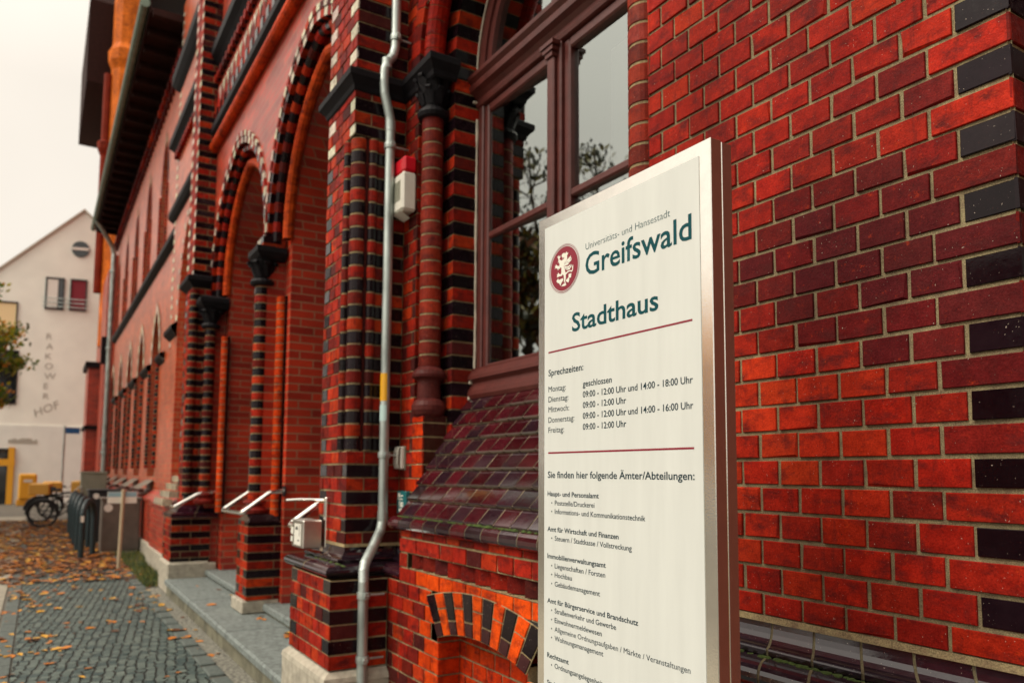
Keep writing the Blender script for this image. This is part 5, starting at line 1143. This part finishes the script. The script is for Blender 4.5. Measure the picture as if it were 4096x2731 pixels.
# ------------------------------------------------------------------ trees at the edge and mirrored; unseen house and tree added to block light
def tree(name, label, x, y, h, crown, n, mats, seed, trunk_r=.16, low=.3, leaf=.11, branches=26):
    r = random.Random(seed); t = thing(name, label, 'tree', (x, y, 0))
    mb = MB(); pts = [Vector((x+.15*math.sin(k*1.3), y+.12*math.cos(k*1.7), h*.92*k/8)) for k in range(9)]; mb.tube(pts, [trunk_r*(1-.85*k/8) for k in range(9)], 9)
    tips = []
    for k in range(branches):
        f = low+(1-low)*(k/branches)*.95; p = pts[0].lerp(pts[-1], f); a = k*2.4+r.uniform(-.4, .4); L = crown*(1.05-abs(f-.55))*r.uniform(.6, 1.05)
        q = p+Vector((math.cos(a)*L, math.sin(a)*L, L*r.uniform(.25, .8))); m_ = p.lerp(q, .5)+Vector((0, 0, .12*L)); mb.tube([p, m_, q], [trunk_r*.38*(1-f*.6), trunk_r*.2, .008], 5)
        tips += [m_, q, p.lerp(q, .75)]
        for _ in range(3):
            s_ = m_.lerp(q, r.random()); e = s_+Vector((r.uniform(-1, 1), r.uniform(-1, 1), r.uniform(-.2, .8)))*L*.4; mb.tube([s_, e], [.016, .004], 4); tips += [e, s_.lerp(e, .6)]
    mb.build('trunk', M['bark'], t)
    mb = MB()
    for k in range(n):
        c = r.choice(tips)+Vector((r.gauss(0, .22), r.gauss(0, .22), r.gauss(0, .2)))*crown*.35; d = Vector((r.uniform(-1, 1), r.uniform(-1, 1), r.uniform(-1, 1))).normalized(); a = d.orthogonal().normalized(); b = d.cross(a); s_ = leaf*r.uniform(.5, 1.2)
        mb.face([c-a*s_*.5, c+b*s_*.3, c+a*s_*.6, c-b*s_*.3], mi=r.randrange(len(mats)))
    mb.build('crown', mats, t)
lg1, lg2, lg3 = leafy('fresh_green_leaves', (.07, .13, .015), (.16, .26, .02)), leafy('yellow_green_leaves', (.20, .21, .02), (.42, .38, .03)), leafy('amber_leaves', (.50, .22, .02), (.70, .32, .03))
gm = [lg1, lg1, lg1, M['leafgreen'], lg2, lg2, lg3]
tree('street_tree', 'leafy green and orange tree at the left edge before the gabled house', -21.5, -4.35, 6.6, 1.85, 15000, gm, 3, low=.34, leaf=.15, branches=34)
GOLD = leafy('sunlit_golden_leaves', (.80, .42, .05), (.95, .55, .08))
dm = [M['leafdark'], M['leafdark'], M['leafolive']]
tree('street_tree', 'thin half bare tree across the street mirrored in the right panes', -16.3, -12.3, 12.6, 2.6, 1500, dm, 5, low=.35, leaf=.2)
tree('street_tree', 'taller half bare tree across the street mirrored in the left panes', -21.0, -12.6, 11.6, 3.4, 2600, dm, 8, low=.3, leaf=.2)
tree('street_tree', 'dense dark tree across the street low in the window reflection', -20.5, -10.4, 11.0, 3.2, 11000, [M['leafdark'], M['leafolive'], M['leafgreen'], M['leaforange']], 11, low=.12, leaf=.3)
tree('street_tree', 'dense autumn tree beyond the others across the street', -27.0, -11.5, 10.0, 3.8, 7000, [M['leafdark'], M['leafolive'], M['leafgreen'], M['leafbrown']], 12, low=.12, leaf=.3)
tree('street_tree', 'dense dark young tree across the street low in the window mirror', -16.2, -10.4, 9.6, 2.5, 11000, [M['leafdark'], M['leafdark'], M['leafolive'], M['leafbrown']], 31, low=.08, leaf=.3)
tree('street_tree', 'low golden tree across the street mirrored in the sign frame', -11.5, -13.5, 5.2, 2.3, 6000, [GOLD, GOLD, M['leafyellow']], 15, low=.2, leaf=.26)
oh = thing('added_blocking_house', 'unseen brick house added beyond the near corner to block light and tint reflections', 'house', (12, 5, 0))  # unseen house, added to block skylight and redden the sign's side
mb = MB(); mb.box(2.7, 16, .35, 12, 0, 11.0); wl = mb.build('wall', mat('dark_brick', (.30, .07, .04), .7, 0, noise=.2, nscale=8), oh)
mb = MB(); mb.face([(2.5, .1, 11.0), (16.3, .1, 11.0), (16.3, 6, 15), (2.5, 6, 15)]); mb.face([(2.5, 12.3, 11.0), (16.3, 12.3, 11.0), (16.3, 6, 15), (2.5, 6, 15)]); mb.build('roof', M['roofdark'], oh)
for k in range(3):
    for j in range(3):
        f = MB(); f.box(2.65, 2.69, 3.6+3.0*k, 4.8+3.0*k, 1.5+3.2*j, 3.4+3.2*j); f.build('window', M['farglass'], oh)
tree('street_tree', 'unseen broad tree added behind the camera to block light', 8.5, -3.6, 9.5, 3.2, 8000, [M['leafdark'], M['leafolive'], M['leafgreen']], 21, low=.15, leaf=.3)  # unseen tree, added to hold skylight off the side faces
